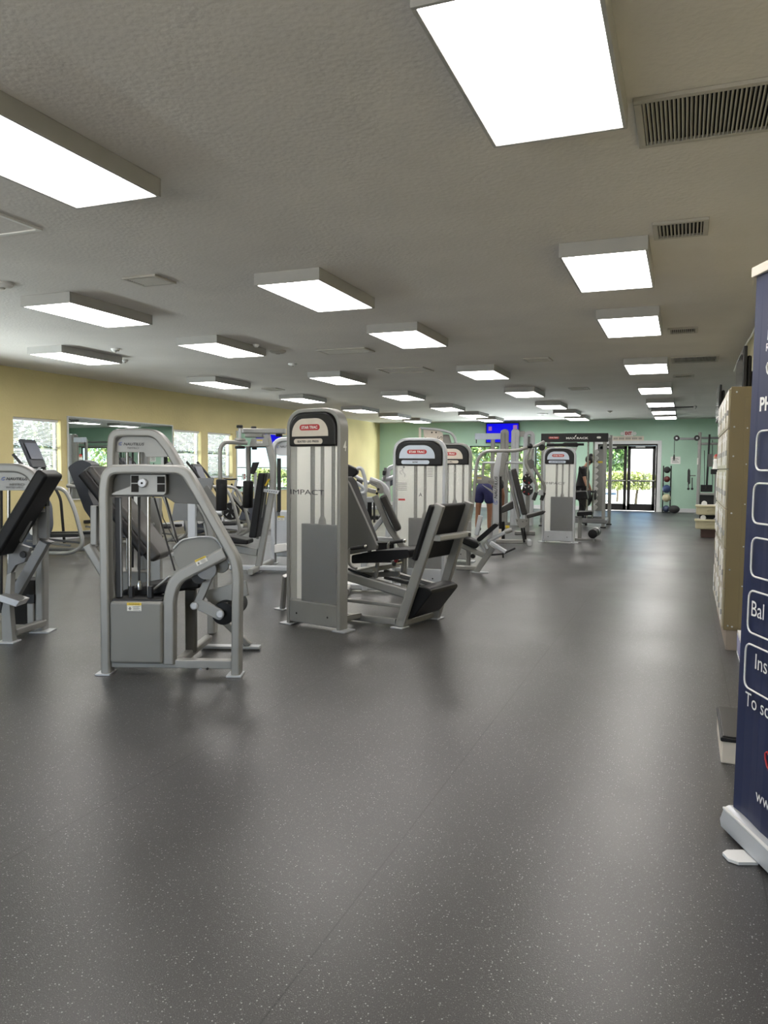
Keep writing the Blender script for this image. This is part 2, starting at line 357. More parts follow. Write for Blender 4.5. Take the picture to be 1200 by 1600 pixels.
# left wall with openings (window y0,y1,z0,z1)
LW = [(-3.2, -2.1), (-1.7, -.6), (2.0, 3.1), (3.45, 4.55), (4.9, 6.0), (6.4, 7.5), (8.15, 9.35), (10.02, 11.10), (14.47, 15.52), (15.80, 16.88)]
Z0, Z1 = 1.12, 2.21
def wall_x(name, m, x0, x1, ops, z0=0, z1=H, ya=YF-.2, yb=YB+.2):
    b = MB(); y = ya
    for (a, c, p, q) in ops:
        if a-y > 1e-4: b.span((x0, y, z0), (x1, a, z1))
        if p > z0: b.span((x0, a, z0), (x1, c, p))
        if q < z1: b.span((x0, a, q), (x1, c, z1))
        y = c
    b.span((x0, y, z0), (x1, yb, z1)); return struct(b.build(name, m))
wall_x('wall_left', 'olive', XL-.2, XL, [(a, c, Z0, Z1) for a, c in LW])
XA, YA = 4.6, 13.5                    # the room widens to the right beyond the lockers
struct(MB().span((XR, YF-.2, 0), (XR+.2, YA, H)).build('wall_right', 'tanwall'))
struct(MB().span((XR+.2, YA-.2, 0), (XA, YA, H)).build('wall_right_return', 'tanwall'))
struct(MB().span((XA, YA-.2, 0), (XA+.2, YB+.2, H)).build('wall_right_far', 'green'))
def wall_y(name, m, y0, y1, ops, xa=XL-.2, xb=4.8):
    b = MB(); x = xa
    for (a, c, p, q) in ops:
        if a-x > 1e-4: b.span((x, y0, 0), (a, y1, H))
        if p > 0: b.span((a, y0, 0), (c, y1, p))
        if q < H: b.span((a, y0, q), (c, y1, H))
        x = c
    b.span((x, y0, 0), (xb, y1, H)); return struct(b.build(name, m))
DX0, DX1, DZ = -2.79, -.88, 2.24
BW = [(-10.1, -8.6), (-7.28, -6.2), (-6.1, -5.02), (-4.92, -3.84), (2.0, 3.6)]
wall_y('wall_back', 'green', YB, YB+.2, sorted([(a, c, .55, 2.2) for a, c in BW]+[(DX0, DX1, 0, DZ)]))
wall_y('wall_front', 'tanwall', YF-.2, YF, [(-10, -7.2, .3, 2.6), (-6.8, -4, .3, 2.6), (-3.6, -.8, 0, 2.6)])  # unseen front wall; its openings are put in to admit sky light
# trims
b = MB().span((XL, YB-.015, 0), (-2.93, YB, .13)).span((-.76, YB-.015, 0), (XA, YB, .13)); struct(b.build('baseboard_back', 'trim', bevel=.004))
b = MB().span((XL, YF, 0), (XL+.015, YB, .13)); struct(b.build('baseboard_left', 'trim', bevel=.004))
b = MB().span((DX0-.12, YB-.03, 0), (DX0, YB+.02, DZ+.11)).span((DX1, YB-.03, 0), (DX1+.12, YB+.02, DZ+.11)).span((DX0-.001, YB-.03, DZ), (DX1+.001, YB+.02, DZ+.11))
struct(b.build('trim_1', 'trim', bevel=.006))
# double door
dr = bpy.data.objects.new('door_1', None); C.objects.link(dr); dr.location = (-1.835, YB+.06, 0); struct(dr)
W2 = (DX1-DX0)/2
b = MB().span((-W2, -.06, 0), (-W2+.05, .06, DZ)).span((W2-.05, -.06, 0), (W2, .06, DZ)).span((-W2, -.06, DZ-.06), (W2, .06, DZ)); b.build('door_frame', 'door_black', dr, bevel=.004)
for s in (-1, 1):
    x0, x1 = (.012, W2-.055) if s > 0 else (-(W2-.055), -.012)
    lf = MB().span((x0, -.03, .02), (x0+.10, .02, DZ-.065)).span((x1-.10, -.03, .02), (x1, .02, DZ-.065)).span((x0, -.03, .02), (x1, .02, .24)).span((x0, -.03, DZ-.17), (x1, .02, DZ-.065)).build('door_leaf', 'door_black', dr, bevel=.004)
    MB().span((x0+.09, -.008, .22), (x1-.09, .002, DZ-.16)).build('glass', 'glass', lf)
    MB().tube([(x0+.04, -.03, 1.02), (x0+.04, -.09, 1.02), (x1-.04, -.09, 1.02), (x1-.04, -.03, 1.02)], .02).build('push_bar', 'steel', lf, smooth=True)
    MB().span((x0+.25, -.10, DZ-.13), (x0+.55, -.03, DZ-.07)).build('door_closer', 'steel', lf, bevel=.01)
MB().tube([(.0, -.05, .0), (.0, -.05, .18)], .012).build('door_stop', 'steel', dr)
# windows with blinds on the left
wi = 0
for (a, c) in LW:
    
    wi += 1
    w = bpy.data.objects.new('window_%d' % wi, None); C.objects.link(w); w.location = (XL-.1, (a+c)/2, Z0); struct(w); hw = (c-a)/2; hh = Z1-Z0
    fr_ = MB()
    for y0, y1, z0, z1 in ((-hw, -hw+.035, 0, hh), (hw-.035, hw, 0, hh), (-hw, hw, 0, .035), (-hw, hw, hh-.035, hh), (-hw, hw, hh*.48, hh*.48+.03)): fr_.span((-.04, y0, z0), (0, y1, z1))
    fr_.build('window_frame', 'trim', w, bevel=.003)
    MB().span((-.025, -hw+.03, .03), (-.02, hw-.03, hh-.03)).build('pane', 'glass', w)
    MB().span((0, -hw, -.02), (.12, hw, .002)).build('window_sill', 'trim', w, bevel=.003)
    if a < 7: continue
    bl = MB().span((.02, -hw+.02, hh-.05), (.06, hw-.02, hh)).build('blind_headrail', 'white', w, bevel=.003)
    sl = MB(); n = int((hh-.08)/.027); tilt = Matrix.Rotation(math.radians(-14), 3, 'Y')
    for k in range(n): sl.box((.04, 0, hh-.07-k*.027), (.024, 2*hw-.05, .0012), tilt)
    for yy in (-hw*.6, 0, hw*.6): sl.box((.04, yy, hh/2), (.002, .002, hh-.08))
    q = sl.build('blind_slats', 'white', w); q['kind'] = 'stuff'
for (a, c) in BW:
    wi += 1
    w = bpy.data.objects.new('window_%d' % wi, None); C.objects.link(w); w.location = ((a+c)/2, YB+.1, .55); struct(w); hw = (c-a)/2; hh = 1.65
    fr_ = MB()
    for y0, y1, z0, z1 in ((-hw, -hw+.04, 0, hh), (hw-.04, hw, 0, hh), (-hw, hw, 0, .04), (-hw, hw, hh-.04, hh), (-hw, hw, hh*.48, hh*.48+.03)): fr_.span((y0, -.03, z0), (y1, .02, z1))
    fr_.build('window_frame', 'door_black', w, bevel=.003)
    MB().span((-hw+.03, -.008, .03), (hw-.03, -.003, hh-.03)).build('pane', 'glass', w)
# mirror on the left wall
for my, lab in ((12.83, 'large mirror on the olive wall between the windows'), (18.62, 'large mirror on the olive wall beyond the last window')):
    t = thing('wall_mirror', lab, 'mirror', (XL, my, .75), 0)
    MB().span((.012, -1.56, 0), (.02, 1.56, 1.53)).build('mirror_glass', 'mirror', t)
    MB().span((0.001, -1.56, 1.53), (.03, 1.56, 1.55)).span((.001, -1.58, -.02), (.03, -1.56, 1.55)).span((.001, 1.56, -.02), (.03, 1.58, 1.55)).span((.001, -1.56, -.02), (.03, 1.56, 0)).build('mirror_trim', 'trim', t)

# ------------------------------------------------------------------ outside
b = MB().box((-4, 12, -.25), (120, 130, .1)); tag(b.build('paved_ground', 'asphalt'), 'pale sunlit paving outside the windows and the glass doors', 'paving')
bpy.data.objects['paved_ground']['kind'] = 'structure'
def leafy(name, lo, hi, n, size, m, label, cat='hedge', seed=1, trunk=False):
    r_ = random.Random(seed); c = [(lo[i]+hi[i])/2 for i in range(3)]; t = thing(name, label, cat, (c[0], c[1], -.2)); b = MB()
    for i in range(n):
        while 1:
            p = [r_.uniform(-1, 1) for _ in range(3)]
            if (abs(p[0])**4+abs(p[1])**4+abs(p[2])**4) < 1: break
        P = Vector([p[k]*(hi[k]-lo[k])/2 for k in range(3)])+Vector((0, 0, c[2]+.2)); s = size*r_.uniform(.6, 1.3)
        R_ = Matrix.Rotation(r_.uniform(0, 6.3), 3, 'Z') @ Matrix.Rotation(r_.uniform(-1.2, 1.2), 3, 'X')
        b.add([P+R_@Vector(q) for q in ((0, -s, 0), (s*.5, 0, .1*s), (0, s, 0), (-s*.5, 0, .1*s))], [(0, 1, 2, 3)])
    me = bpy.data.meshes.new('foliage'); me.from_pydata(b.v, [], b.f)
    for q in (m if isinstance(m, list) else [m]): me.materials.append(M[q])
    k = len(me.materials)
    for p in me.polygons: p.material_index = r_.randrange(k)
    o = bpy.data.objects.new('foliage', me); C.objects.link(o); o.parent = t; o['kind'] = 'stuff'
    s = MB()
    for i in range(max(1, min(8, int((hi[1]-lo[1]+hi[0]-lo[0])/3)))):
        x = r_.uniform(-1, 1)*(hi[0]-lo[0])*.35; y = r_.uniform(-1, 1)*(hi[1]-lo[1])*.4; MB().tube([(x, y, 0), (x+.05, y, c[2]*.6), (x+.15, y+.1, c[2]+.3)], .05, 6).build('stem', 'bark', t); return t
leafy('hedge', (-14.9, 3, 0), (-13.6, 13.3, 3.4), 13000, .11, ['hedge_mid', 'hedge_light', 'hedge_dark'], 'green sunlit hedge seen through the blinds at the near left windows', seed=3)
leafy('hedge', (-14.9, 13.5, 0), (-13.6, 25, 3.0), 13000, .11, ['hedge_mid', 'hedge_light'], 'green hedge outside the left windows beyond the mirror', seed=4)
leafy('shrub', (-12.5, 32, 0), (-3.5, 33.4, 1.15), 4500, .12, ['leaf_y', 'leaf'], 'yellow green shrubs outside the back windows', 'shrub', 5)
leafy('tree', (-12.5, 35, .9), (-4.4, 38, 4.2), 9000, .16, ['leaf', 'leaf_y'], 'leafy tree seen through the window behind the shorts wearer', 'tree', 6)
leafy('shrub', (-3.3, 33, .55), (-1.1, 34.0, 1.3), 2600, .08, ['leaf_y'], 'low yellow green shrub row outside the glass doors', 'shrub', 7)
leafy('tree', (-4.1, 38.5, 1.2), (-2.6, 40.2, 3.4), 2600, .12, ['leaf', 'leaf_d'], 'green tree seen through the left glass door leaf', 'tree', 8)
leafy('tree', (1.5, 30.5, .3), (7.0, 33, 3.6), 4500, .14, ['leaf', 'leaf_y'], 'tree outside the far right window, seen only in the first mirror', 'tree', 9)
t = thing('metal_fence', 'thin dark fence rail in front of the shrubs outside the doors', 'fence', (-2.6, 31.5, -.2))
MB().span((-4, -.02, 1.12), (3, .02, 1.16)).build('top_rail', 'door_black', t)
pk = MB()
for i in range(46): x = -4+i*.152; pk.tube([(x, 0, 0), (x+random.uniform(-.05, .05), 0, 1.13)], .008, 5)
pk.build('pickets', 'door_black', t)
t = thing('storage_building', 'grey and white building across the car park through the doors', 'building', (-1.0, 50, -.2))
MB().span((-3, 0, 0), (4, 4, 3.0)).build('wall', 'stucco', t); MB().span((-.6, -.05, 1.7), (1.6, 0, 2.4)).build('window', 'blueshroud', t)

# ------------------------------------------------------------------ ceiling
def light(x, yfar, label, proto=[None]):
    loc = (x, yfar-.61, H)
    if proto[0] is None:
        t = thing('ceiling_light', label, 'ceiling light', loc, 0, 'flat panel lights on the ceiling')
        MB().span((-.315, -.62, -.105), (.315, -.60, 0)).span((-.315, .60, -.105), (.315, .62, 0)).span((-.315, -.60, -.105), (-.295, .60, 0)).span((.295, -.60, -.105), (.315, .60, 0)).build('frame', 'fixture', t, bevel=.004)
        MB().span((-.294, -.599, -.100), (.294, .599, -.05)).build('diffuser', 'diffuser', t)
        proto[0] = t; return t
    return copy_tree(proto[0], loc, 0, label)
cols = [(-.61, 'right hand'), (-3.22, 'second'), (-5.87, 'third'), (-8.4, 'left hand')]
rows = [3.80, 7.13, 9.66, 13.45, 17.0, 20.5, 23.3, 25.5]
rn = ['nearest the camera', 'second from the camera', 'third from the camera', 'fourth from the camera', 'fifth from the camera', 'third from the far wall', 'second from the far wall', 'closest to the far wall']
for cx, cn in cols:
    for k, ry in enumerate(rows):
        if cx < -5 and k == 0: continue
        if cx < -8 and k == 1: continue
        light(cx-(.02*k if cx < -5 else 0), ry, 'white panel ceiling light in the %s row of lights, %s' % (cn, rn[k]))
for ry, nm in ((17.0, 'nearest of the three'), (20.5, 'middle of the three'), (23.3, 'farthest of the three')): light(2.4, ry, 'added panel ceiling light brightening the out of view right alcove, %s there' % nm)  # panels added out of view to brighten the far right walls
def vent(x0, x1, y0, y1, n, label, along='y', flat=False):
    t = thing('ceiling_vent', label, 'vent', ((x0+x1)/2, (y0+y1)/2, H)); a, c = (x1-x0)/2, (y1-y0)/2; e = .035
    MB().span((-a, -c, -.02), (a, -c+e, 0)).span((-a, c-e, -.02), (a, c, 0)).span((-a, -c+e, -.02), (-a+e, c-e, 0)).span((a-e, -c+e, -.02), (a, c-e, 0)).build('frame', 'grille', t, bevel=.004)
    MB().span((-a+e, -c+e, -.003), (a-e, c-e, -.0005)).build('backing', 'dark', t)
    s = MB(); rot = Matrix.Rotation(math.radians(28), 3, 'Y' if along == 'y' else 'X')
    for k in range(n):
        q = -1+2*(k+.5)/n
        if along == 'y': s.box((q*(a-e), 0, -.012), (.0045, 2*(c-e), .016), rot)
        else: s.box((0, q*(c-e), -.012), (2*(a-e), .0045, .016), rot)
    s.build('slat', 'grille', t); return t
vent(-.27, .36, 3.74, 4.29, 30, 'large tan slatted return air grille at the top right of the ceiling')
vent(-.26, .10, 5.62, 6.0, 12, 'small supply vent with a pale end beside the right row of lights')
vent(-.25, .09, 9.8, 10.15, 12, 'small ceiling vent right of the third light of the right row')
vent(-.25, .41, 12.25, 12.92, 30, 'wide return grille far down the ceiling near the right wall')
vent(-.26, .09, 14.6, 14.9, 10, 'small vent just beyond the wide return grille')
vent(-4.72, -4.36, 5.62, 5.93, 8, 'small square supply vent in the upper left of the ceiling', 'x')
vent(-4.95, -4.2, 9.95, 10.35, 8, 'ceiling vent between the second and third rows of lights', 'x')
vent(-8.45, -8.1, 14.4, 14.8, 8, 'small vent near the olive wall far down the ceiling', 'x')
vent(-2.35, -1.95, 11.7, 12.1, 8, 'small vent beyond the middle of the ceiling', 'x')
vent(-2.3, -1.9, 16.2, 16.6, 8, 'small ceiling vent with bright ends in front of the far lights', 'x')
t = thing('access_hatch', 'white framed ceiling hatch cut by the left edge', 'hatch', (-4.62, 4.0, H))
MB().span((-.32, -.3, -.015), (.32, -.27, 0)).span((-.32, .27, -.015), (.32, .3, 0)).span((-.32, -.27, -.015), (-.29, .27, 0)).span((.29, -.27, -.015), (.32, .27, 0)).build('frame', 'white', t)
MB().span((-.29, -.27, -.006), (.29, .27, 0)).build('panel', 'ceiling', t)
t = thing('access_hatch', 'thin framed hatch in the middle of the ceiling between lights', 'hatch', (-4.5, 12.45, H))
MB().span((-.42, -.3, -.015), (.42, -.27, 0)).span((-.42, .27, -.015), (.42, .3, 0)).span((-.42, -.27, -.015), (-.39, .27, 0)).span((.39, -.27, -.015), (.42, .27, 0)).build('frame', 'grille', t)
MB().span((-.39, -.27, -.006), (.39, .27, 0)).build('panel', 'ceiling', t)
def disc(px, py, r, name, label, cat, m='white', dome=.04):
    p = at_z(px, py, H); t = thing(name, label, cat, (p.x, p.y, H))
    MB().lathe((0, 0, 0), (0, 0, -dome), [(0, r), (.4, r), (.8, r*.8), (1, r*.5)], 24).build('body', m, t, smooth=True)
    MB().lathe((0, 0, -dome), (0, 0, -dome-.012), [(0, r*.3), (1, r*.22)], 12).build('centre', 'grille', t); return t
disc(3, 443, .10, 'ceiling_speaker', 'white round ceiling speaker cut by the left edge of the photo', 'speaker')
disc(434, 548, .12, 'ceiling_speaker', 'dark ringed round ceiling speaker right of the third row light', 'speaker', 'grille')
disc(457, 568, .07, 'smoke_detector', 'white smoke detector in the middle left of the ceiling', 'smoke detector')
disc(180, 545, .06, 'smoke_detector', 'small white detector above the left hand lights', 'smoke detector')
disc(848, 646, .16, 'ceiling_speaker', 'flat round speaker far down between the light rows', 'speaker')
disc(953, 642, .07, 'smoke_detector', 'small dark detector before the far end of the ceiling', 'smoke detector', 'grille')
disc(400, 538, .04, 'sprinkler', 'small sprinkler head beside the third row of lights', 'sprinkler')
disc(195, 562, .05, 'sprinkler', 'small sprinkler head at the end of the leftmost light', 'sprinkler')
t = thing('track_fixture', 'thin bar with two bright heads near the far right lights', 'light', (-.38, 21.6, H))
MB().span((-.6, -.02, -.05), (.6, .02, -.02)).build('bar', 'black', t); 
for x in (-.55, .55): MB().cyl((x, 0, -.1), (x, 0, 0), .035).build('lamp_head', 'white', t, smooth=True)
# ================================================================== near machines
def foot(fr_, root, px, py, v=0, s=.085, m='silver'):
    p = fr_.pt(px, py, v); p.z = 0
    MB().lathe((p.x, p.y, 0), (p.x, p.y, .012), [(0, s*.62), (1, s*.58)], 12).build('foot_plate', m, root)
def logo_mark(parent, o, u, up, s, m='ink_blue'):
    o = Vector(o); u = Vector(u).normalized(); up = Vector(up).normalized(); n = u.cross(up)
    b = MB()
    for r, dx in ((1, 0), (.62, .12)):
        pts = [o+u*(s*(.55+dx)+s*.6*r*math.cos(a)+s*.25*r*math.sin(a))+up*(s*.5+s*.55*r*math.sin(a)) for a in [2*PI*i/18 for i in range(3, 17)]]
        b.tube(pts, s*.055, 5)
    b.build('spiral_emblem', m, parent)
def warning(parent, o, u, up, w, h, txt='WARNING'):
    o = Vector(o); u = Vector(u).normalized(); up = Vector(up).normalized(); n = u.cross(up); e = n*.002
    c = MB().prism([o, o+u*w, o+u*w+up*h, o+up*h], e).build('warning_sticker', 'sticker_w', parent)
    MB().prism([o+e+up*h*.68, o+e+u*w+up*h*.68, o+e+u*w+up*h, o+e+up*h], n*.001).build('yellow_band', 'sticker_y', c)
    text(txt, h*.17, 'ink', c, o+e*1.8+up*h*.75+u*w*.5, u, up, .0005, align='CENTER', width=w*.75)
    b = MB()
    for k in range(5): b.prism([o+e+u*w*.42+up*h*(.1+k*.11), o+e+u*w*(.92-.1*(k % 2))+up*h*(.1+k*.11), o+e+u*w*(.92-.1*(k % 2))+up*h*(.14+k*.11), o+e+u*w*.42+up*h*(.14+k*.11)], n*.0006)
    b.prism([o+e+u*w*.1+up*h*.25, o+e+u*w*.32+up*h*.25, o+e+u*w*.32+up*h*.33, o+e+u*w*.1+up*h*.33], n*.0006)
    b.prism([o+e+u*w*.17+up*h*.12, o+e+u*w*.25+up*h*.12, o+e+u*w*.25+up*h*.5, o+e+u*w*.17+up*h*.5], n*.0006)
    b.build('fine_print', 'ink_grey', c)

# ---------------------------------------------------------------- near leg machine (M1)
f = Fr(-3.56, 4.01, 20); z = zoomer(140, 660, 3.904); q = lambda X, Y, v=0: f.pt(*z(X, Y), v)
t = machine(f, 'leg_extension_machine', 'nearest grey arched weight machine with cam disc and round roller, left of the tall tower')
def ground(p): p = Vector(p); p.z = 0.01; return p
path = [ground(q(112, 1515)), q(97, 420), q(115, 288), q(300, 284), q(585, 288), q(650, 400), q(890, 830), q(905, 930), ground(q(898, 1515))]
V1 = .0
MB().rtube(fillet(path, [.05, .17, .0, .15, .02, .10, .05]), .062, .10).build('frame', 'silver', t, bevel=.008, seg=2)
for X in (100, 890): 
    p = ground(q(X, 1520)); MB().box((p.x, p.y, .006), (.10, .13, .012)).build('foot_plate', 'silver_light', t, bevel=.003)
MB().prism([q(125, 450, .03), q(128, 370, .03), q(165, 318, .03), q(240, 300, .03), q(560, 300, .03), q(610, 370, .03), q(672, 500, .03), q(520, 492, .03), q(462, 455, .03)], (0, .03, 0)).build('rear_shroud', 'shroud', t, bevel=.004)
pl = MB().prism([q(130, 437, -.015), q(150, 425, -.015), q(248, 388, -.015), q(248, 318, -.015), q(462, 318, -.015), q(466, 325, -.015), q(466, 430, -.015), q(452, 444, -.015), q(135, 444, -.015)], (0, .02, 0)).build('pulley_bracket', 'silver', t, bevel=.005)
for X0, X1, Y0, Y1 in ((254, 298, 325, 368), (254, 298, 375, 425), (412, 458, 330, 372), (412, 458, 378, 424)):
    MB().prism([q(X0, Y0, -.018), q(X1, Y0, -.018), q(X1, Y1, -.018), q(X0, Y1, -.018)], (0, .004, 0)).build('vent_slot', 'dark', pl)
c = q(325, 370, -.02); MB().lathe(c, c+Vector((0, -.02, 0)), [(0, .029), (.7, .029), (1, .024)], 24).build('pulley_cap', 'silver_light', pl, smooth=True)
MB().cyl(c+Vector((0, -.018, 0)), c+Vector((0, -.024, 0)), .007).build('hole', 'dark', pl)
for X in (245, 360): MB().cyl(q(X, 455, .05), q(X, 1060, .05), .012, 14).build('guide_rod', 'chrome', t, smooth=True)
MB().cyl(q(302, 455, .05), q(302, 990, .05), .0075, 10).build('cable', 'rubber', t, smooth=True)
a, b_ = q(152, 458, .02), q(196, 1070, .02); MB().span((a.x, .02, b_.z), (b_.x, .05, a.z)).build('belt_channel', 'black', t, bevel=.004)
a, b_ = q(186, 462, .01), q(200, 1062, .01); MB().span((a.x, .0, b_.z), (b_.x, .02, a.z)).build('channel_edge', 'silver_dark', t)
MB().tube([q(395, 460, .06), q(520, 905, .06)], .006, 8).build('cable', 'rubber', t)
MB().tube([q(462, 455, .07), q(540, 735, .07)], .006, 8).build('cable', 'rubber', t)
for X0, X1 in ((236, 262), (353, 380)):
    a, b_ = q(X0, 1000, .03), q(X1, 1075, .03); MB().span((a.x, .03, b_.z), (b_.x, .07, a.z)).build('rod_collar', 'black', t, bevel=.003)
c = q(305, 1020, .05); MB().lathe(c, c+Vector((0, 0, .06)), [(0, .016), (.5, .02), (1, .01)], 12).build('selector_pin', 'chrome', t, smooth=True)
a, b_ = q(118, 1092, -.05), q(446, 1478, -.05)
cv = MB().span((a.x, -.05, b_.z), (b_.x, .20, a.z)).build('weight_cover', 'cover', t, bevel=.022, seg=3)
MB().span((a.x+.01, -.02, a.z-.01), (b_.x-.01, .19, a.z+.012)).build('cover_lid', 'black', t, bevel=.005)
o1, o2 = q(229, 1150, -.052), q(316, 1100, -.052); warning(t, o1, (1, 0, 0), (0, 0, 1), o2.x-o1.x, o2.z-o1.z)
# cam disc and arm
disc_pts = [q(*p, .035) for p in ((508, 800), (512, 765), (535, 735), (580, 712), (640, 700), (700, 698), (745, 704), (780, 730), (815, 775), (845, 840), (850, 875), (838, 905), (810, 922), (775, 915), (700, 905), (560, 905), (530, 870))]
MB().prism(cfillet(disc_pts, .03, 3), (0, .02, 0)).build('cam_disc', 'cover', t, bevel=.003)
MB().tube(fillet([q(*p, .03) for p in ((512, 770), (560, 716), (680, 696), (760, 700), (800, 745), (852, 860))], .08), .006, 8).build('cam_rim', 'silver_light', t)
arm = [q(*p, .0) for p in ((830, 795), (640, 893), (530, 950), (492, 1060), ((490), 1472))]
MB().rtube(fillet(arm, [.02, .12, .08]), .082, .07).build('curved_arm', 'silver', t, bevel=.008)
c1 = q(715, 895, .0); MB().lathe(c1+Vector((0, -.02, 0)), c1+Vector((0, .06, 0)), [(0, .066), (.9, .066), (1, .06)], 32).build('pivot_disc', 'silver_dark', t, smooth=True)
c1 = q(660, 945, .0); MB().lathe(c1+Vector((0, .01, 0)), c1+Vector((0, .08, 0)), [(0, .045), (1, .045)], 24).build('pivot_bush', 'black', t, smooth=True)
MB().rtube([q(742, 915, .09), q(655, 1115, .09)], .055, .03).build('link_arm', 'silver', t, bevel=.005)
MB().prism(cfillet([q(*p, .07) for p in ((628, 1100), (680, 1078), (815, 1150), (815, 1195), (790, 1210), (640, 1135))], .02, 3), (0, .03, 0)).build('roller_arm', 'silver', t, bevel=.004)
for X, Y in ((640, 1118), (798, 1170)):
    c = q(X, Y, .07); MB().lathe(c, c+Vector((0, -.02, 0)), [(0, .026), (.7, .026), (1, .018)], 18).build('pivot_cap', 'silver_light', t, smooth=True)
c = q(812, 1168, .10)
MB().lathe(c, c+Vector((0, .46, 0)), [(0, .05), (.01, .074), (.03, .078), (.97, .078), (.99, .074), (1, .05)], 28).build('roller_pad', 'vinyl', t, smooth=True)
a = q(657, 876, -.036); b2 = q(722, 846, -.036); uu = (b2-a).normalized(); warning(t, a, uu, Vector((0, -1, 0)).cross(uu), (b2-a).length, .04, 'CAUTION')
# base rails
a, b_ = q(130, 1500), q(870, 1500); MB().span((a.x, -.02, .045), (b_.x, .05, .10)).build('base_rail', 'silver', t, bevel=.006)
for X in (680, 720): c = q(X, 1502, -.02); MB().cyl(c, c+Vector((0, -.008, 0)), .008, 8).build('bolt', 'chrome' if X == 680 else 'dark', t)
a = q(545, 1480, .05); MB().rtube([Vector((a.x, .05, .075)), Vector((a.x+.02, .75, .075))], .06, .05, (0, 0, 1)).build('side_rail', 'silver', t, bevel=.005)
MB().rtube([Vector((a.x-.02, .72, .02)), Vector((a.x+.42, .72, .02))], .08, .02, (0, 0, 1)).build('cross_foot', 'silver_light', t, bevel=.003)
MB().rtube([Vector((a.x+.02, .72, .34)), Vector((a.x+.34, .72, .03))], .05, .05).build('brace', 'silver', t, bevel=.005)
MB().rtube([Vector((a.x+.015, .30, .08)), Vector((a.x+.015, .30, .52))], .075, .06).build('seat_post', 'shroud', t, bevel=.005)
MB().prism([Vector(p) for p in ((a.x-.42, .15, .53), (a.x+.05, .15, .62), (a.x+.12, .15, .62), (a.x+.12, .15, .55), (a.x-.42, .15, .46))], (0, .34, 0)).build('seat_pad', 'vinyl', t, bevel=.02, seg=3)
MB().prism([Vector(p) for p in ((a.x+.1, .2, .52), (a.x+.42, .2, .60), (a.x+.44, .2, .5), (a.x+.2, .2, .42))], (0, .02, 0)).build('side_plate', 'silver', t, bevel=.004)
MB().tube([q(380, 1030, .1), q(480, 945, .1), q(492, 940, .1)], .009, 8).build('adjuster_rod', 'steel', t)

# ---------------------------------------------------------------- second row machine (M2)
f = Fr(-4.36, 5.05, 20); z = zoomer(160, 660, 7.5); q = lambda X, Y, v=0: f.pt(*z(X, Y), v)
t = machine(f, 'leg_press_machine', 'tall arched machine with long taupe incline pad, rising behind the nearest grey machine')
path = [ground(q(120, 2400)), q(122, 330), q(140, 128), q(320, 122), q(640, 125), q(780, 300), q(1250, 1120), q(1290, 1300), ground(q(1290, 2400))]
MB().rtube(fillet(path, [.05, .22, .0, .17, .02, .10, .05]), .065, .12).build('frame', 'silver', t, bevel=.008)
MB().prism(cfillet([q(*p, -.01) for p in ((140, 350), (150, 250), (240, 160), (620, 158), (700, 190), (830, 405), (500, 405), (500, 350))], .03, 3), (0, .03, 0)).build('name_panel', 'silver', t, bevel=.003)
MB().prism([q(*p, .03) for p in ((720, 500), (860, 420), (900, 520), (880, 560))], (0, .02, 0)).build('corner_gusset', 'silver', t)
o1, o2 = q(250, 270, -.012), q(492, 238, -.012)
text('NAUTILUS', o2.z-o1.z, 'ink', t, o1, (1, 0, 0), (0, 0, 1), .002, 'nautilus_lettering', o2.x-o1.x, bold=.02, shear=.25)
o3, o4 = q(295, 313, -.012), q(428, 287, -.012); text('NITRO', o4.z-o3.z, 'ink_grey', t, o3, (1, 0, 0), (0, 0, 1), .002, 'nitro_lettering', o4.x-o3.x, bold=.02)
logo_mark(t, q(195, 268, -.013), (1, 0, 0), (0, 0, 1), .024)
for X in (292, 430): MB().cyl(q(X, 340, .05), q(X, 1900, .05), .013, 12).build('guide_rod', 'chrome', t, smooth=True)
MB().cyl(q(355, 340, .06), q(355, 1700, .06), .009, 10).build('cable', 'rubber', t)
a = q(470, 350, .12); MB().span((a.x-.03, .1, .05), (a.x+.05, .16, a.z)).build('rear_post', 'silver', t, bevel=.005)
z2 = zoomer(140, 660, 3.904); q2 = lambda X, Y, v=0: f.pt(*z2(X, Y), v)
a, b_ = q2(368, 460, -.1), q2(428, 460, -.1); MB().span((a.x, -.1, .05), (b_.x, -.04, a.z)).build('front_post', 'silver', t, bevel=.006)
for Y in (620, 723, 830): c = q2(390, Y, -.1); MB().lathe(c, c+Vector((0, -.012, 0)), [(0, .012), (1, .008)], 10).build('bolt', 'silver_light', t)
MB().span((q2(110, 900).x, -.02, .1), (q2(360, 900).x, .25, q2(110, 905).z)).build('weight_cover', 'cover', t, bevel=.02)
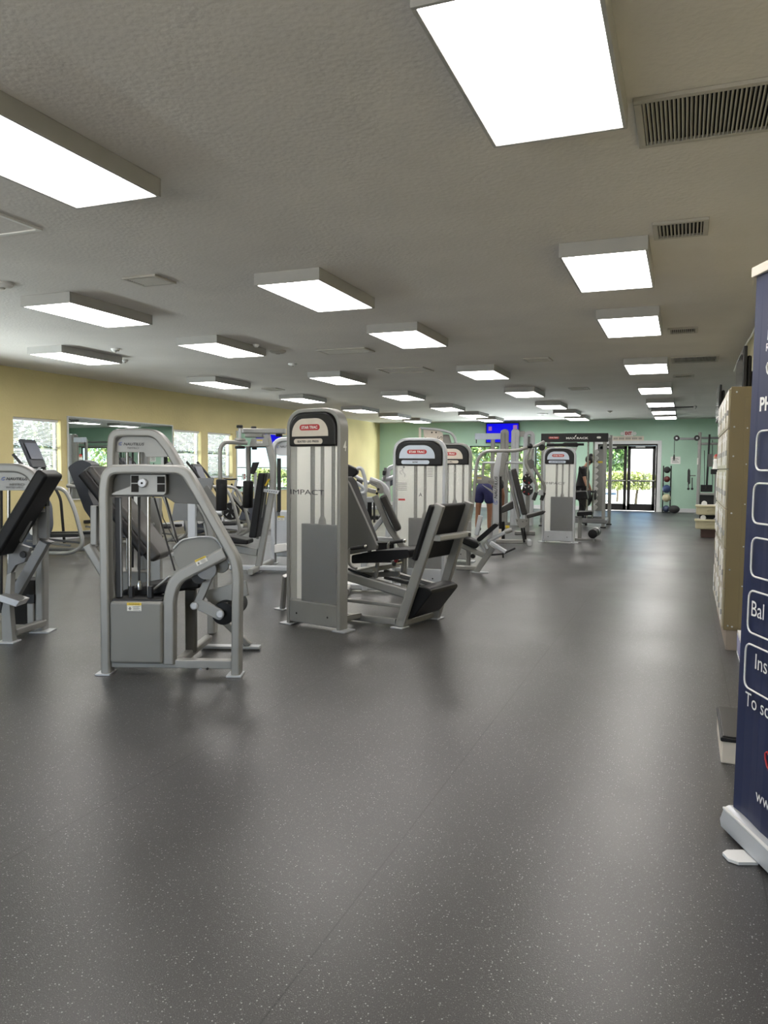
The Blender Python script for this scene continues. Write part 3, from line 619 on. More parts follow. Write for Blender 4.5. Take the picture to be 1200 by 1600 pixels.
# long incline pad between the two machines (twin of the left one)
z3 = zoomer(100, 690, 8); q3 = lambda X, Y, v=0: f.pt(*z3(X, Y), v)
pd = [q3(195, 355, -.55), q3(225, 330, -.55), q3(262, 335, -.55), q2(420, 800, -.55), q2(425, 835, -.55), q2(350, 850, -.55), q2(190, 560, -.55)]
a0, a1 = q3(200, 385, -.55), q2(375, 862, -.55); dd = (a1-a0).normalized(); nn = Vector((dd.z, 0, -dd.x)).normalized()
if nn.x < 0: nn = -nn
MB().prism([a0, a1, a1+nn*.095, a0+nn*.095], (0, .34, 0)).build('incline_pad', 'vinyl_brown', t, bevel=.03, seg=4)
MB().prism([a0-nn*.012+dd*.05, a1-nn*.012-dd*.02, a1+nn*.02-dd*.02, a0+nn*.02+dd*.05], (0, .35, 0)).build('pad_backing', 'vinyl', t, bevel=.008)
slab_ = MB().prism(cfillet([q3(*p, .25) for p in ((45, 320), (150, 245), (230, 225), (330, 270), (345, 300), (300, 640), (372, 800), (345, 985), (250, 850), (210, 740), (80, 410))], .02, 3), (0, .18, 0)).build('slate_shield', 'dark_shield', t, bevel=.015)
c = q3(232, 400, -.57); MB().cyl(c, c+dd*.75, .035, 16).build('side_piping', 'vinyl', t, smooth=True)
MB().rtube([q3(385, 800, -.45), q3(383, 1290, -.45)], .055, .05).build('pad_post', 'silver', t, bevel=.005)
MB().rtube([q3(300, 1290, -.45), q3(540, 1700, -.45), ground(q3(640, 1900, -.45))], .07, .08).build('diagonal_leg', 'silver', t, bevel=.006)
a = q3(420, 820, -.3); MB().box((a.x+.05, -.3, a.z-.22), (.03, .04, .5)).build('rear_bar', 'black', t)

# ---------------------------------------------------------------- left edge machine (M0)
f = Fr(-4.86, 4.87, 20); z = zoomer(0, 760, 6.154); q = lambda X, Y, v=0: f.pt(*z(X, Y), v); zg = zoomer(0, 720, 8); g = lambda X, Y, v=0: f.pt(*zg(X, Y), v)
t = machine(f, 'leg_curl_machine', 'machine cut by the left edge with a black pad leaning right and a lettered arch')
path = [ground(q(405, 1390, .03)), q(405, 200, .03), g(440, 190, .03), g(280, 92, .03), g(-60, 88, .03), g(-260, 92, .03), g(-460, 200, .03), ground(g(-470, 2000, .03))]
MB().rtube(fillet(path, [.04, .12, .12, .02, .2, .1]), .075, .11).build('frame', 'silver', t, bevel=.008)
MB().prism(cfillet([g(*p, -.01) for p in ((-400, 130), (240, 122), (320, 170), (400, 300), (400, 372), (-400, 372))], .03, 3), (0, .03, 0)).build('name_panel', 'silver', t, bevel=.003)
o1, o2 = g(80, 243, -.013), g(348, 208, -.013); text('NAUTILUS', o2.z-o1.z, 'ink', t, o1, (1, 0, 0), (0, 0, 1), .002, 'nautilus_lettering', o2.x-o1.x, bold=.02, shear=.25)
o1, o2 = g(120, 311, -.013), g(305, 281, -.013); text('NITRO', o2.z-o1.z, 'ink_grey', t, o1, (1, 0, 0), (0, 0, 1), .002, 'nitro_lettering', o2.x-o1.x, bold=.02)
o1, o2 = g(75, 343, -.013), g(290, 322, -.013); text('SEATED LEG C', o2.z-o1.z, 'ink_grey', t, o1, (1, 0, 0), (0, 0, 1), .002, 'model_lettering', o2.x-o1.x, bold=.02)
logo_mark(t, g(22, 243, -.013), (1, 0, 0), (0, 0, 1), .026)
MB().cyl(g(108, 370, .04), g(108, 1900, .04), .014, 12).build('guide_rod', 'chrome', t, smooth=True)
MB().cyl(g(18, 370, .04), g(18, 1900, .04), .011, 12).build('cable', 'rubber', t)
n0 = [g(300, 290, -.5), g(410, 170, -.5)]
a0, a1 = g(455, 95, -.42), g(-170, 1130, -.42); dd = (a1-a0).normalized(); nn = Vector((-dd.z, 0, dd.x)).normalized()
if nn.x < 0: nn = -nn
MB().prism([a0, a1, a1+nn*.10, a0+nn*.10], (0, .30, 0)).build('back_pad', 'vinyl', t, bevel=.028, seg=4)
a = g(590, 570, -.1); MB().span((q(302, 110, -.12).x, -.12, q(302, 550).z), (q(345, 110, -.12).x, -.06, q(302, 105, -.12).z)).build('upright', 'silver', t, bevel=.005)
w0, w1 = q(350, 190, -.09), q(452, 500, -.09); MB().span((w0.x, -.09, w1.z), (w1.x, -.03, w0.z)).build('slide_plate', 'silver_dark', t, bevel=.004)
MB().span((w0.x, -.085, w0.z), (w1.x, -.03, w0.z+.07)).build('slide_top', 'black', t, bevel=.004)
o1 = q(375, 246, -.093); o2 = q(432, 196, -.093); warning(t, o1, (1, 0, 0), (0, 0, 1), o2.x-o1.x, o2.z-o1.z)
for X, Y in ((318, 115), (125, 440), (95, 870), (95, 770)): c = q(X, Y, -.16); MB().lathe(c, c+Vector((0, -.02, 0)), [(0, .014), (1, .009)], 12).build('bolt', 'silver_light', t, smooth=True)
c = q(410, 65, -.16); MB().box(c, (.08, .1, .05), Matrix.Rotation(.6, 3, 'Y')).build('pad_bracket', 'silver_dark', t, bevel=.005)
MB().prism([q(*p, -.2) for p in ((100, 440), (150, 430), (150, 520), (200, 560), (290, 590), (235, 730), (150, 760), (60, 900), (70, 760))], (0, .05, 0)).build('bracket_plate', 'silver_dark', t, bevel=.005)
MB().prism([q(*p, -.25) for p in ((375, 515), (455, 555), (160, 1075), (95, 1010))], (0, .07, 0)).build('diagonal_beam', 'silver_dark', t, bevel=.005)
MB().prism([q(*p, -.26) for p in ((375, 512), (400, 515), (492, 540), (450, 556))], (0, .09, 0)).build('beam_cap', 'black', t, bevel=.003)
MB().prism([q(*p, -.24) for p in ((165, 430), (290, 200), (290, 340), (190, 540))], (0, .04, 0)).build('pad_strut', 'silver_dark', t, bevel=.004)
c = q(222, 655, -.22); MB().lathe(c, c+Vector((0, -.01, 0)), [(0, .028), (1, .024)], 18).build('knob', 'black', t, smooth=True)
leg = [q(78, 880, -.28), q(62, 1060, -.28), q(55, 1170, -.28), q(50, 1300, -.28), ground(q(75, 1530, -.45))]
MB().prism([q(*p, -.42) for p in ((60, 450+400), (110, 830), (95, 1150), (125, 1520), (20, 1530), (10, 1200), (40, 1050))], (0, .07, 0)).build('front_leg', 'silver', t, bevel=.006)
p = ground(q(70, 1530, -.42)); MB().box((p.x, -.40, .006), (.14, .13, .012)).build('foot_plate', 'silver_light', t, bevel=.003)
MB().prism([q(*p, -.5) for p in ((0, 1040), (190, 1105), (150, 1160), (-30, 1100))], (0, .16, 0)).build('foot_rest', 'steel', t, bevel=.004)
a = ground(q(110, 1440, -.3)); MB().rtube([Vector((p.x+.02, -.36, .07)), Vector((p.x+.08, .02, .07))], .06, .06, (0, 0, 1)).build('base_rail', 'silver', t, bevel=.005)
a, b_ = q(110, 900, .0), q(340, 1330, .0); MB().span((a.x, -.0, b_.z), (b_.x, .2, a.z)).build('weight_stack', 'dark', t, bevel=.004)
a, b_ = q(260, 1120, -.02), q(333, 1340, -.02); MB().span((a.x, -.03, b_.z), (b_.x, .0, a.z)).build('rod_guard', 'silver', t, bevel=.012)
a, b_ = q(260, 1035, -.02), q(338, 1118, -.02); MB().span((a.x, -.035, b_.z), (b_.x, .0, a.z)).build('stack_block', 'black', t, bevel=.003)
p = ground(q(430, 1395, .03)); MB().box((p.x, .0, .006), (.16, .16, .012)).build('foot_plate', 'silver_light', t, bevel=.003)

# ---------------------------------------------------------------- towers with arched tops
def star_tower(root, w, h, front='silver', plate='plate_cream', title='', number=None, decal='IMPACT', stack=(.25, .82), top_of_stack=.9, chart=False, d=.115):
    r = .17; s = .018
    path = [(s, d/2, .0), (s, d/2, h-s), (w-s, d/2, h-s), (w-s, d/2, .0)]
    MB().rtube(fillet(path, [r, r], 9), .036, d).build('tower_frame', front, root, bevel=.007, seg=2, smooth=False)
    def arch(x0, x1, z0, z1, rr, y):
        return [Vector((x0, y, z0))]+[Vector((x0+rr-rr*math.cos(a), y, z1-rr+rr*math.sin(a))) for a in [PI/2*i/8 for i in range(9)]]+[Vector((x1-rr+rr*math.sin(a), y, z1-rr+rr*math.cos(a))) for a in [PI/2*i/8 for i in range(9)]]+[Vector((x1, y, z0))]
    hz = h-.32
    hood = MB().prism(arch(.036, w-.036, hz, h-.036, r-.02, -.012), (0, d-.01, 0)).build('hood', 'black', root, bevel=.022, seg=3)
    MB().prism(arch(w*.13, w*.80, hz+.085, h-.085, .13, -.0145), (0, .004, 0)).build('name_plate', plate, hood, bevel=.001)
    cx = w*.465; cz = hz+.085+(h-.085-hz-.085)*.5; lw = w*.37; lh = .05
    def cap(x0, x1, z0, z1, y, t_):
        rr = (z1-z0)/2; return MB().prism([Vector((x0+rr-rr*math.sin(a), y, z0+rr-rr*math.cos(a))) for a in [PI*i/10 for i in range(11)]]+[Vector((x1-rr+rr*math.sin(a), y, z0+rr+rr*math.cos(a))) for a in [PI*i/10 for i in range(11)]], (0, t_, 0))
    cap(cx-lw/2, cx+lw/2, cz-lh/2, cz+lh/2, -.0165, .002).build('brand_badge', 'red', hood)
    text('STAR TRAC', lh*.5, 'white_print', hood, (cx, -.017, cz-lh*.25), (1, 0, 0), (0, 0, 1), .001, 'brand_lettering', lw*.8, bold=.03, align='CENTER')
    cap(w*.17, w*.70, hz+.02, hz+.065, -.0145, .003).build('title_strip', plate, hood)
    if title: text(title, .018, 'ink', hood, (w*.435, -.015, hz+.033), (1, 0, 0), (0, 0, 1), .001, 'title_lettering', min(w*.40, .02*len(title)), bold=.03, align='CENTER')
    MB().span((.036, .012, .2), (w-.036, .016, hz+.03)).build('front_panel', 'frost', root)
    MB().span((.036, d-.014, .2), (w-.036, d-.010, hz+.03)).build('rear_panel', 'frost_back', root)
    MB().span((.036, .0, .03), (w-.036, d-.01, .22)).build('kick_panel', front, root, bevel=.01)
    for x in (.2*w, .78*w): MB().lathe((x, .0, .11), (x, -.004, .11), [(0, .009), (1, .006)], 10).build('screw', 'dark', root)
    x0, x1 = stack[0]*w, (stack[1]+.12)*w
    MB().span((x0, .03, .2), (x1, d-.025, top_of_stack)).build('weight_stack', 'stack_grey', root, bevel=.003)
    for x in (.42*w, .60*w, .80*w): MB().cyl((x, .06, top_of_stack-.02), (x, .06, hz+.1), .016 if x > .5*w else .02, 10).build('guide_rod', 'shroud', root, smooth=True)
    c = MB().lathe((.6*w, .06, top_of_stack), (.6*w, .06, top_of_stack+.07), [(0, .035), (.6, .03), (1, .015)], 12).build('stack_cap', 'shroud', root)
    if decal: text(decal, .042, 'ink', root, (w*(.07 if decal != 'A' else .5), .0105, h*.61), (1, 0, 0), (0, 0, 1), .001, 'panel_lettering', w*.63 if decal == 'IMPACT' else None, bold=.0)
    for x in (.0, w): MB().box((x, d/2, .007), (.13, .16, .014)).build('foot_plate', 'silver_light', root, bevel=.004)
    if number:
        text(number, .085, 'white_print', root, (w+.0005, d*.35, h-.36), (0, 1, 0), (0, 0, 1), .001, 'number_decal', .04, bold=.02)
    if chart:
        b = MB()
        for k in range(5): b.span((.1*w, .0105, h*.70-k*.02), (.27*w, .0115, h*.70-k*.02-.006))
        for k in range(6): b.span((.66*w, .0105, h*.80-k*.018), (.76*w, .0115, h*.80-k*.018-.006))
        b.build('instruction_print', 'ink_grey', root)
        b = MB().tube([(.14*w, .0105, 1.38), (.20*w, .0105, 1.36), (.19*w, .0105, 1.33), (.24*w, .0105, 1.30), (.22*w, .0105, 1.27)], .003, 5).tube([(.2*w, .0105, 1.36), (.13*w, .0105, 1.33), (.17*w, .0105, 1.30)], .003, 5)
        b.ball((.21*w, .0105, 1.385), .012, 8, 6, (1, .1, 1)); b.build('exercise_drawing', 'ink_grey', root)
        MB().span((.11*w, .0105, .97*h*.6), (.24*w, .0115, .97*h*.6+.02)).build('red_print', 'red', root)

# seated leg press
p0 = at_z(529, 988); hd = math.radians(-13); f = Fr(p0.x-.58*math.cos(hd), p0.y-.58*math.sin(hd), -13)
t = machine(f, 'seated_leg_press', 'seated leg press with footboard and the tallest translucent panelled tower, numeral 4 on its side')
star_tower(t, .59, 1.87, title='SEATED LEG PRESS', number='4', top_of_stack=.89)
z = zoomer(420, 630, 3.529); q = lambda X, Y, v=0: f.pt(*z(X, Y), v)
def bar(name, A, B, va, vb, w, th, m='silver', nrm=(0, 1, 0), bev=.006, par=None):
    return MB().rtube([q(*A, va), q(*B, vb)], w, th, nrm).build(name, m, par or t, bevel=bev)
va, vb = .46, 1.0
P1, P2 = ground(q(722, 1245, va)), q(945, 560, va); MB().rtube([P1, P2], .085, .055).build('foot_plate_post', 'silver', t, bevel=.008)
P3, P4 = ground(q(918, 1188, vb)), q(1105, 545, vb); MB().rtube([P3, P4], .085, .055).build('foot_plate_post', 'silver', t, bevel=.008)
for P, vv in ((P1, va), (P3, vb)): MB().box((P.x, vv, .006), (.12, .12, .012)).build('foot', 'silver_light', t, bevel=.003)
L1 = lambda k: P1.lerp(P2, k); L3 = lambda k: P3.lerp(P4, k)
a = q(925, 745, va); b_ = Vector((a.x, vb, a.z)); MB().rtube([a+Vector((-.0, 0, 0)), b_], .075, .05, (0, 0, 1)).build('cross_bar', 'silver', t, bevel=.006)
c = Vector((a.x+.03, vb-.04, a.z)); MB().lathe(c, c+Vector((.02, 0, 0)), [(0, .018), (1, .014)], 12).build('bumper', 'rubber', t)
dv = (P2-P1).normalized(); nn = Vector((-dv.z, 0, dv.x))
A = q(783, 862, .40); B = q(880, 556, .40)
MB().prism([A, B, B+nn*-.045, A+nn*-.045] if nn.x < 0 else [A, B, B+nn*.045, A+nn*.045], (0, .68, 0)).build('foot_board', 'vinyl', t, bevel=.018, seg=3)
MB().prism(cfillet([q(*p, .50) for p in ((455, 838), (600, 812), (770, 806), (776, 852), (600, 880), (455, 884))], .02, 3), (0, .42, 0)).build('seat', 'vinyl', t, bevel=.02, seg=3)
MB().prism([q(*p, .46) for p in ((380, 360), (440, 440), (596, 785), (592, 806), (440, 836), (380, 845))], (0, .03, 0)).build('backrest_shroud', 'shroud', t, bevel=.006)
MB().prism([q(*p, .52) for p in ((370, 400), (395, 430), (520, 770), (470, 780), (360, 500))], (0, .26, 0)).build('backrest_pad', 'vinyl', t, bevel=.02)
for X0, Y0, X1, Y1, vv in ((455, 802, 532, 790, .42), (672, 768, 745, 758, 1.0)):
    MB().cyl(q(X0, Y0, vv), q(X1, Y1, vv), .017, 14).build('handle_grip', 'rubber', t, smooth=True)
    c = q(X1, Y1, vv); MB().lathe(c, c+Vector((.02, 0, 0)), [(0, .018), (.6, .02), (1, .012)], 14).build('grip_cap', 'chrome', t, smooth=True)
    MB().tube(fillet([q(X0+8, Y0, vv), q(X0-14, Y0+4, vv), q(X0-14, Y0+90, vv), q(X0+30, Y0+110, vv)], .04), .012, 10).build('handle_tube', 'silver', t, smooth=True)
bar('main_beam', (380, 935), (770, 1050), .52, .52, .085, .07)
bar('rail', (445, 912), (560, 960), .52, .52, .02, .05, 'black')
bar('far_rail', (640, 925), (930, 1005), .96, .96, .04, .05)
bar('far_rail', (640, 960), (930, 1030), .96, .96, .03, .04, 'silver_dark')
bar('base_rail', (380, 1080), (735, 1118), .46, .46, .03, .04)
bar('base_rail', (380, 1168), (705, 1205), .46, .46, .055, .05)
bar('cross_rail', (400, 1190), (500, 1172), .1, .46, .05, .05, 'silver', (0, 0, 1))
bar('front_rail', (740, 1215), (905, 1165), .46, 1.0, .045, .05, 'silver', (0, 0, 1))
MB().prism(cfillet([q(*p, .50) for p in ((735, 1130), (800, 1010), (870, 1015), (905, 1040), (790, 1190), (745, 1190))], .04, 4), (0, .46, 0)).build('foot_shroud', 'vinyl', t, bevel=.015, seg=3)
bar('seat_stem', (600, 875), (590, 965), .6, .6, .03, .03)
bar('seat_stem', (742, 850), (738, 930), .9, .9, .03, .03)
bar('seat_carriage', (445, 925), (650, 905), .75, .75, .035, .45, 'silver')
bar('carriage_side', (480, 950), (720, 940), .88, .88, .05, .03, 'silver')
c = q(690, 885, .75); MB().cyl(c, c+Vector((.0, .1, 0)), .025, 14).build('carriage_roller', 'chrome', t, smooth=True)
c = q(705, 862, .75); MB().box(c, (.03, .03, .05), Matrix.Rotation(.5, 3, 'Y')).build('release_lever', 'red', t, bevel=.004)
MB().rtube([q(92, 950, .3), ground(q(75, 1155, .5))], .04, .05).build('rear_stay', 'silver', t, bevel=.005)
p = ground(q(70, 1155, .5)); MB().box((p.x, .5, .006), (.12, .09, .012)).build('foot', 'silver_light', t, bevel=.003)

def tower_at(px, py, w, deg, h, name, label, **k):
    p0 = at_z(px, py); a = math.radians(deg); f = Fr(p0.x-w*math.cos(a), p0.y-w*math.sin(a), deg)
    t = machine(f, name, label); star_tower(t, w, h, **k); return f, t
F2, T2 = tower_at(694, 920, .62, 6, 1.72, 'pulldown_machine', 'translucent panelled tower machine with cool white name plate directly behind the leg press', front='silver_light', plate='plate_blue', title='ROW', decal='A', top_of_stack=.80, stack=(.30, .82), chart=True)
F3, T3 = tower_at(734, 878, .62, 6, 1.75, 'leg_curl_machine', 'half hidden tower machine with a low black padded bench, right behind the leg press footboard', title='LEG CURL', decal='LADY', top_of_stack=.85)
F4, T4 = tower_at(897, 849, .60, 2, 1.79, 'leg_extension_machine', 'translucent tower machine standing in front of the black topped rack', front='silver_light', plate='plate_blue', title='LEG EXTENSION', decal='IMPACT', top_of_stack=.86)
# ================================================================== middle and far machines
def Q(f, ox, oy, k):
    z = zoomer(ox, oy, k); return lambda X, Y, v=0.0: f.pt(*z(X, Y), v)
def rt(t, name, pts, w, th, m='silver', r=0, nrm=(0, 1, 0), bev=.004):
    return MB().rtube(fillet(pts, r) if r else pts, w, th, nrm).build(name, m, t, bevel=bev)
def tb(t, name, pts, r, m='silver_light', fr_=0): return MB().tube(fillet(pts, fr_) if fr_ else pts, r, 10).build(name, m, t, smooth=True)
def slab(t, name, pts, dv, m='vinyl', bev=.015, r=0):
    return MB().prism(cfillet(pts, r, 3) if r else pts, (0, dv, 0)).build(name, m, t, bevel=bev, seg=3)
def feet(t, pts, s=.11):
    for p in pts: MB().box((p.x, p.y, .006), (s, s, .012)).build('foot_plate', 'silver_light', t, bevel=.003)

# ---- fly machine
p = at_z(402, 894); f = Fr(p.x, p.y, 16); c = Q(f, 340, 650, 10); d = Q(f, 340, 780, 10)
t = machine(f, 'chest_fly_machine', 'chest fly machine with two hanging black arm pads and a pulley beam on top')
rt(t, 'upright', [ground(d(625, 1135)), c(858, 1150), c(872, 760), c(765, 290)], .085, .08, 'silver', .05)
rt(t, 'base_rail', [Vector((d(200, 1160).x, 0, .055)), Vector((d(1300, 1160).x, 0, .055))], .07, .08, 'silver_light')
rt(t, 'side_rail', [Vector((0, -.35, .05)), Vector((0, .8, .05))], .07, .07, 'silver', 0, (0, 0, 1))
rt(t, 'seat_beam', [c(250-30, 1960+100), d(620, 830)], .10, .06, 'silver')
rt(t, 'top_beam', [c(385, 232), c(1060, 240)], .065, .09, 'silver')
rt(t, 'second_beam', [c(450, 300, .25), c(720, 305, .1)], .06, .06, 'silver')
t_box = MB().prism([c(525, 350, -.06), c(790, 345, -.06), c(800, 470, -.06), c(490, 480, -.06)], (0, .12, 0)).build('cam_housing', 'silver', t, bevel=.006)
o1, o2 = c(612, 425, -.063), c(700, 372, -.063); warning(t_box, o1, (1, 0, 0), (0, 0, 1), o2.x-o1.x, o2.z-o1.z)
for X, Y, r_, v in ((350, 370, .07, -.2), (350, 490, .065, -.2), (345, 165, .04, -.2), (565, 185, .036, .2), (575, 505, .035, .0), (960, 300, .045, .1)):
    a = c(X, Y, v); MB().lathe(a+Vector((0, 0, -.018)), a+Vector((0, 0, .018)), [(0, r_*.9), (.2, r_), (.8, r_), (1, r_*.9)], 20).build('pulley', 'black' if Y != 370 else 'silver', t, smooth=True)
MB().cyl(c(345, 180, -.2), c(345, 480, -.2), .02, 12).build('pivot_shaft', 'silver_light', t, smooth=True)
MB().cyl(c(390, 190, -.2), c(392, 260, -.2), .01, 8).build('pin', 'silver_light', t, smooth=True)
tb(t, 'pad_arm', [c(465, 420, -.2), c(110, 405, -.3), c(38, 500, -.32), c(40, 1000, -.32)], .028, 'silver', .12)
tb(t, 'pad_arm', [c(470, 470, .15), c(468, 620, .18), c(480, 1010, .2)], .026, 'silver', .05)
for X0, X1, v in ((60, 62, -.32), (478, 470, .2)):
    MB().lathe(c(X0+3, 985 if v < 0 else 1010, v), c(X1, 1480 if v < 0 else 1440, v), [(0, .04), (.02, .066), (.05, .07), (.95, .07), (.98, .066), (1, .04)], 22).build('arm_pad', 'vinyl', t, smooth=True)
slab(t, 'back_pad', [c(630, 890, -.14), c(735, 890, -.14), d(600, 610, -.14), d(480, 600, -.14)], .30, 'vinyl', .02)
rt(t, 'pad_rail', [c(780, 900, .02), d(620, 620, .02)], .03, .05, 'silver')
slab(t, 'seat', [d(120, 570, -.15), d(250, 595, -.15), d(470, 640, -.15), d(470, 710, -.15), d(120, 690, -.15)], .30, 'vinyl', .02)
MB().prism([c(715, 1135, -.08), c(965, 1165, -.08), c(935, 1222, -.08), c(690, 1180, -.08)], (0, .02, 0)).build('adjuster_plate', 'silver_light', t, bevel=.003)
for k in range(5): a = c(780+k*34, 1172+k*4, -.082); MB().cyl(a, a+Vector((0, -.002, 0)), .007, 8).build('hole', 'dark', t)
MB().cyl(c(805, 985, -.07), c(745, 1090, -.07), .012, 8).build('yellow_lever', 'sticker_y', t)
feet(t, [Vector((0, 0, 0)), Vector((0, .75, 0))])

def nautilus_arch(t, f, x0, x1, h, cut, col='silver', logo=True, v=0, side='right', text_=True):
    """arched frame with lettered panel: x0..x1 along u, height h"""
    s = .035; pts = [(x0+s, v, .01), (x0+s, v, h-.03), (x1-cut-s, v, h-.03), (x1-s, v, h*.45), (x1-s, v, .01)] if cut else [(x0+s, v, .01), (x0+s, v, h-.03), (x1-s, v, h-.03), (x1-s, v, .01)]
    MB().rtube(fillet(pts, [.18, .15, .1] if cut else .18, 7), .065, .10).build('frame', col, t, bevel=.007)
    xr = x1-cut*.7-.05
    pn = MB().prism(cfillet([Vector(p_) for p_ in ((x0+.07, v-.01, h-.26), (x0+.07, v-.01, h-.07), (xr, v-.01, h-.07), (xr+(.06 if cut else 0), v-.01, h-.26))], .05, 3), (0, .03, 0)).build('name_panel', col, t, bevel=.003)
    w = xr-x0-.07
    if logo:
        text('NAUTILUS', .032, 'ink', pn, (x0+.13, v-.012, h-.15), (1, 0, 0), (0, 0, 1), .001, 'nautilus_lettering', min(.2, w*.7), bold=.02, shear=.25)
        logo_mark(pn, (x0+.085, v-.012, h-.152), (1, 0, 0), (0, 0, 1), .03)
    for k in (.35, .65): MB().cyl((x0+.07+w*k*.7, v+.03, .3), (x0+.07+w*k*.7, v+.03, h-.25), .012, 10).build('guide_rod', 'chrome', t, smooth=True)
    MB().span((x0+.07, v-.02, .1), (x0+.07+w*.8, v+.2, h*.42)).build('weight_cover', col, t, bevel=.02)
    feet(t, [Vector((x0+s, v, 0)), Vector((x1-s, v, 0))])
# ---- arched machine peeking out left of the tall tower
p = at_z(424, 880); f = Fr(p.x, p.y, 12)
t = machine(f, 'abdominal_machine', 'arched lettered machine half hidden between the fly machine and the tallest tower', group=None)
nautilus_arch(t, f, 0, .80, 1.80, 0, 'silver_light')
MB().span((.09, -.02, .62), (.14, .02, 1.5)).build('black_channel', 'black', t, bevel=.003)
warning(t, (.10, -.022, .62), (1, 0, 0), (0, 0, 1), .10, .06)
slab(t, 'white_pedal', [Vector(q_) for q_ in ((.08, -.12, .28), (.25, -.12, .30), (.30, -.12, .20), (.08, -.12, .16))], .1, 'white', .01)

# ---- grey plated machine behind the nearest arch
p = at_z(300, 872); f = Fr(p.x, p.y, 20); h_ = Q(f, 190, 740, 5.714)
t = machine(f, 'abdominal_machine', 'machine with large dark grey fan shaped plates behind the nearest arched machine')
slab(t, 'rear_plate', [h_(655, 40, .1), h_(822, 38, .1), h_(800, 140, .1), h_(720, 300, .1), h_(640, 200, .1)], .05, 'silver_dark', .006, .02)
slab(t, 'cam_plate', [h_(730, 130, -.1), h_(760, 95, -.1), h_(905, 310, -.1), h_(905, 370, -.1), h_(860, 415, -.1), h_(760, 430, -.1), h_(660, 420, -.1)], .04, 'shroud', .006, .03)
slab(t, 'side_plate', [h_(470, 260, .05), h_(690, 265, .05), h_(740, 420, .05), h_(500, 420, .05), h_(440, 430, .05)], .05, 'silver_dark', .006, .02)
a = h_(830, 350, -.12); MB().cyl(a, a+Vector((.11, 0, 0)), .03, 14).build('axle_cap', 'silver_light', t, smooth=True)
rt(t, 'upright', [Vector((h_(630, 300).x, 0, .01)), h_(630, 262)], .13, .08, 'silver_light')
rt(t, 'base_rail', [Vector((-.5, .0, .05)), Vector((.35, .0, .05))], .06, .06, 'silver')
rt(t, 'cross_rail', [Vector((-.02, -.1, .03)), Vector((-.02, .8, .03))], .06, .05, 'silver', 0, (0, 0, 1))
rt(t, 'brace', [h_(745, 440), Vector((h_(800, 600).x, 0, .03))], .06, .05, 'silver')
tb(t, 'cable', [h_(335, 215, .1), h_(370, 400, .1), h_(490, 620, .1)], .008, 'rubber')

# ---- cardio machines
def elliptical(px, py, deg, label, s=1.0, console_up=1.55, flip=1, cx=-.40):
    p = at_z(px, py); t = thing('elliptical_trainer', label, 'exercise machine', (p.x, p.y, 0), math.radians(deg)); k = flip
    V = lambda x, y, z: Vector((x*k*s, y*s, z*s))
    b = MB(); b.sweep(fillet([V(.70, y_, z_) for y_, z_ in ((-.26, .07), (-.26, .07))] , 0), [(-.02, -.02), (.02, -.02), (.02, .02)]) if False else None
    for y in (-.28, .28):
        tb(t, 'side_tube', [V(-.8, y, .05), V(.35, y, .05), V(.56, y, .18), V(.42, y, .72), V(.28, y, 1.02), V(.0, y, 1.06)], .032*s, 'silver', .12)
    tb(t, 'rear_foot', [V(-.8, -.34, .05), V(-.8, .34, .05)], .035*s, 'silver')
    MB().prism(cfillet([V(*q_) for q_ in ((-.70, -.10, .10), (-.30, -.10, .10), (-.12, -.10, .40), (-.14, -.10, .80), (-.30, -.10, .95), (-.52, -.10, .70), (-.72, -.10, .35))], .1, 5), (0, .2*s, 0)).build('flywheel_shroud', 'blueshroud', t, bevel=.03, seg=3)
    MB().prism(cfillet([V(*q_) for q_ in ((-.42, -.12, .28), (-.24, -.12, .34), (-.16, -.12, .74), (-.28, -.12, .94), (-.36, -.12, .70))], .1, 5), (0, .24*s, 0)).build('white_side_shell', 'white', t, bevel=.02, seg=3)
    for y in (-.2, .2):
        MB().prism([V(-.25, y-.06, .27), V(.45, y-.06, .30), V(.45, y-.06, .35), V(-.25, y-.06, .33)], (0, .13*s, 0)).build('foot_pedal', 'black', t, bevel=.015)
        rt(t, 'link_rail', [V(-.4, y, .22), V(.30, y, .16)], .035, .04, 'silver_dark')
        a = tb(t, 'swing_arm', [V(-.05, y*1.3, .15), V(-.10, y*1.3, .85), V(-.28, y*1.3, 1.20)], .022*s, 'black', .08)
        tb(t, 'arm_grip', [V(-.28, y*1.3, 1.20), V(-.40, y*1.3, 1.36), V(-.56, y*1.3, 1.54)], .024*s, 'rubber', .05)
    rt(t, 'mast', [V(-.38, 0, .80), V(cx+.08, 0, console_up-.2)], .07, .09, 'silver_light')
    rot = Matrix.Rotation(math.radians(-24*k), 3, 'Y'); cc = V(cx, 0, console_up)
    co = MB().box(cc, (.05*s, .42*s, .48*s), rot).build('console', 'dark_shield', t, bevel=.02, seg=3)
    nrm = rot@Vector((k*.027*s, 0, 0)); MB().box(cc+nrm+Vector((0, 0, .035*s)), (.003, .34*s, .27*s), rot).build('screen', 'blueshroud', co)
    MB().box(cc+nrm-Vector((0, 0, .13*s)), (.006, .26*s, .04*s), rot).build('key_strip', 'black', co)
    return t
elliptical(92, 866, 15, 'elliptical trainer with an upright console before the window, left of the first mirror')
elliptical(158, 838, 20, 'elliptical trainer with a tilted console in front of the mirror edge', 1.0, 1.58)
elliptical(238, 850, 12, 'elliptical trainer seen through the rods of the nearest arched machine', 1.0, 1.30)
elliptical(342, 842, 12, 'elliptical trainer with white shell right of the fan plated machine post', .95, 1.28)
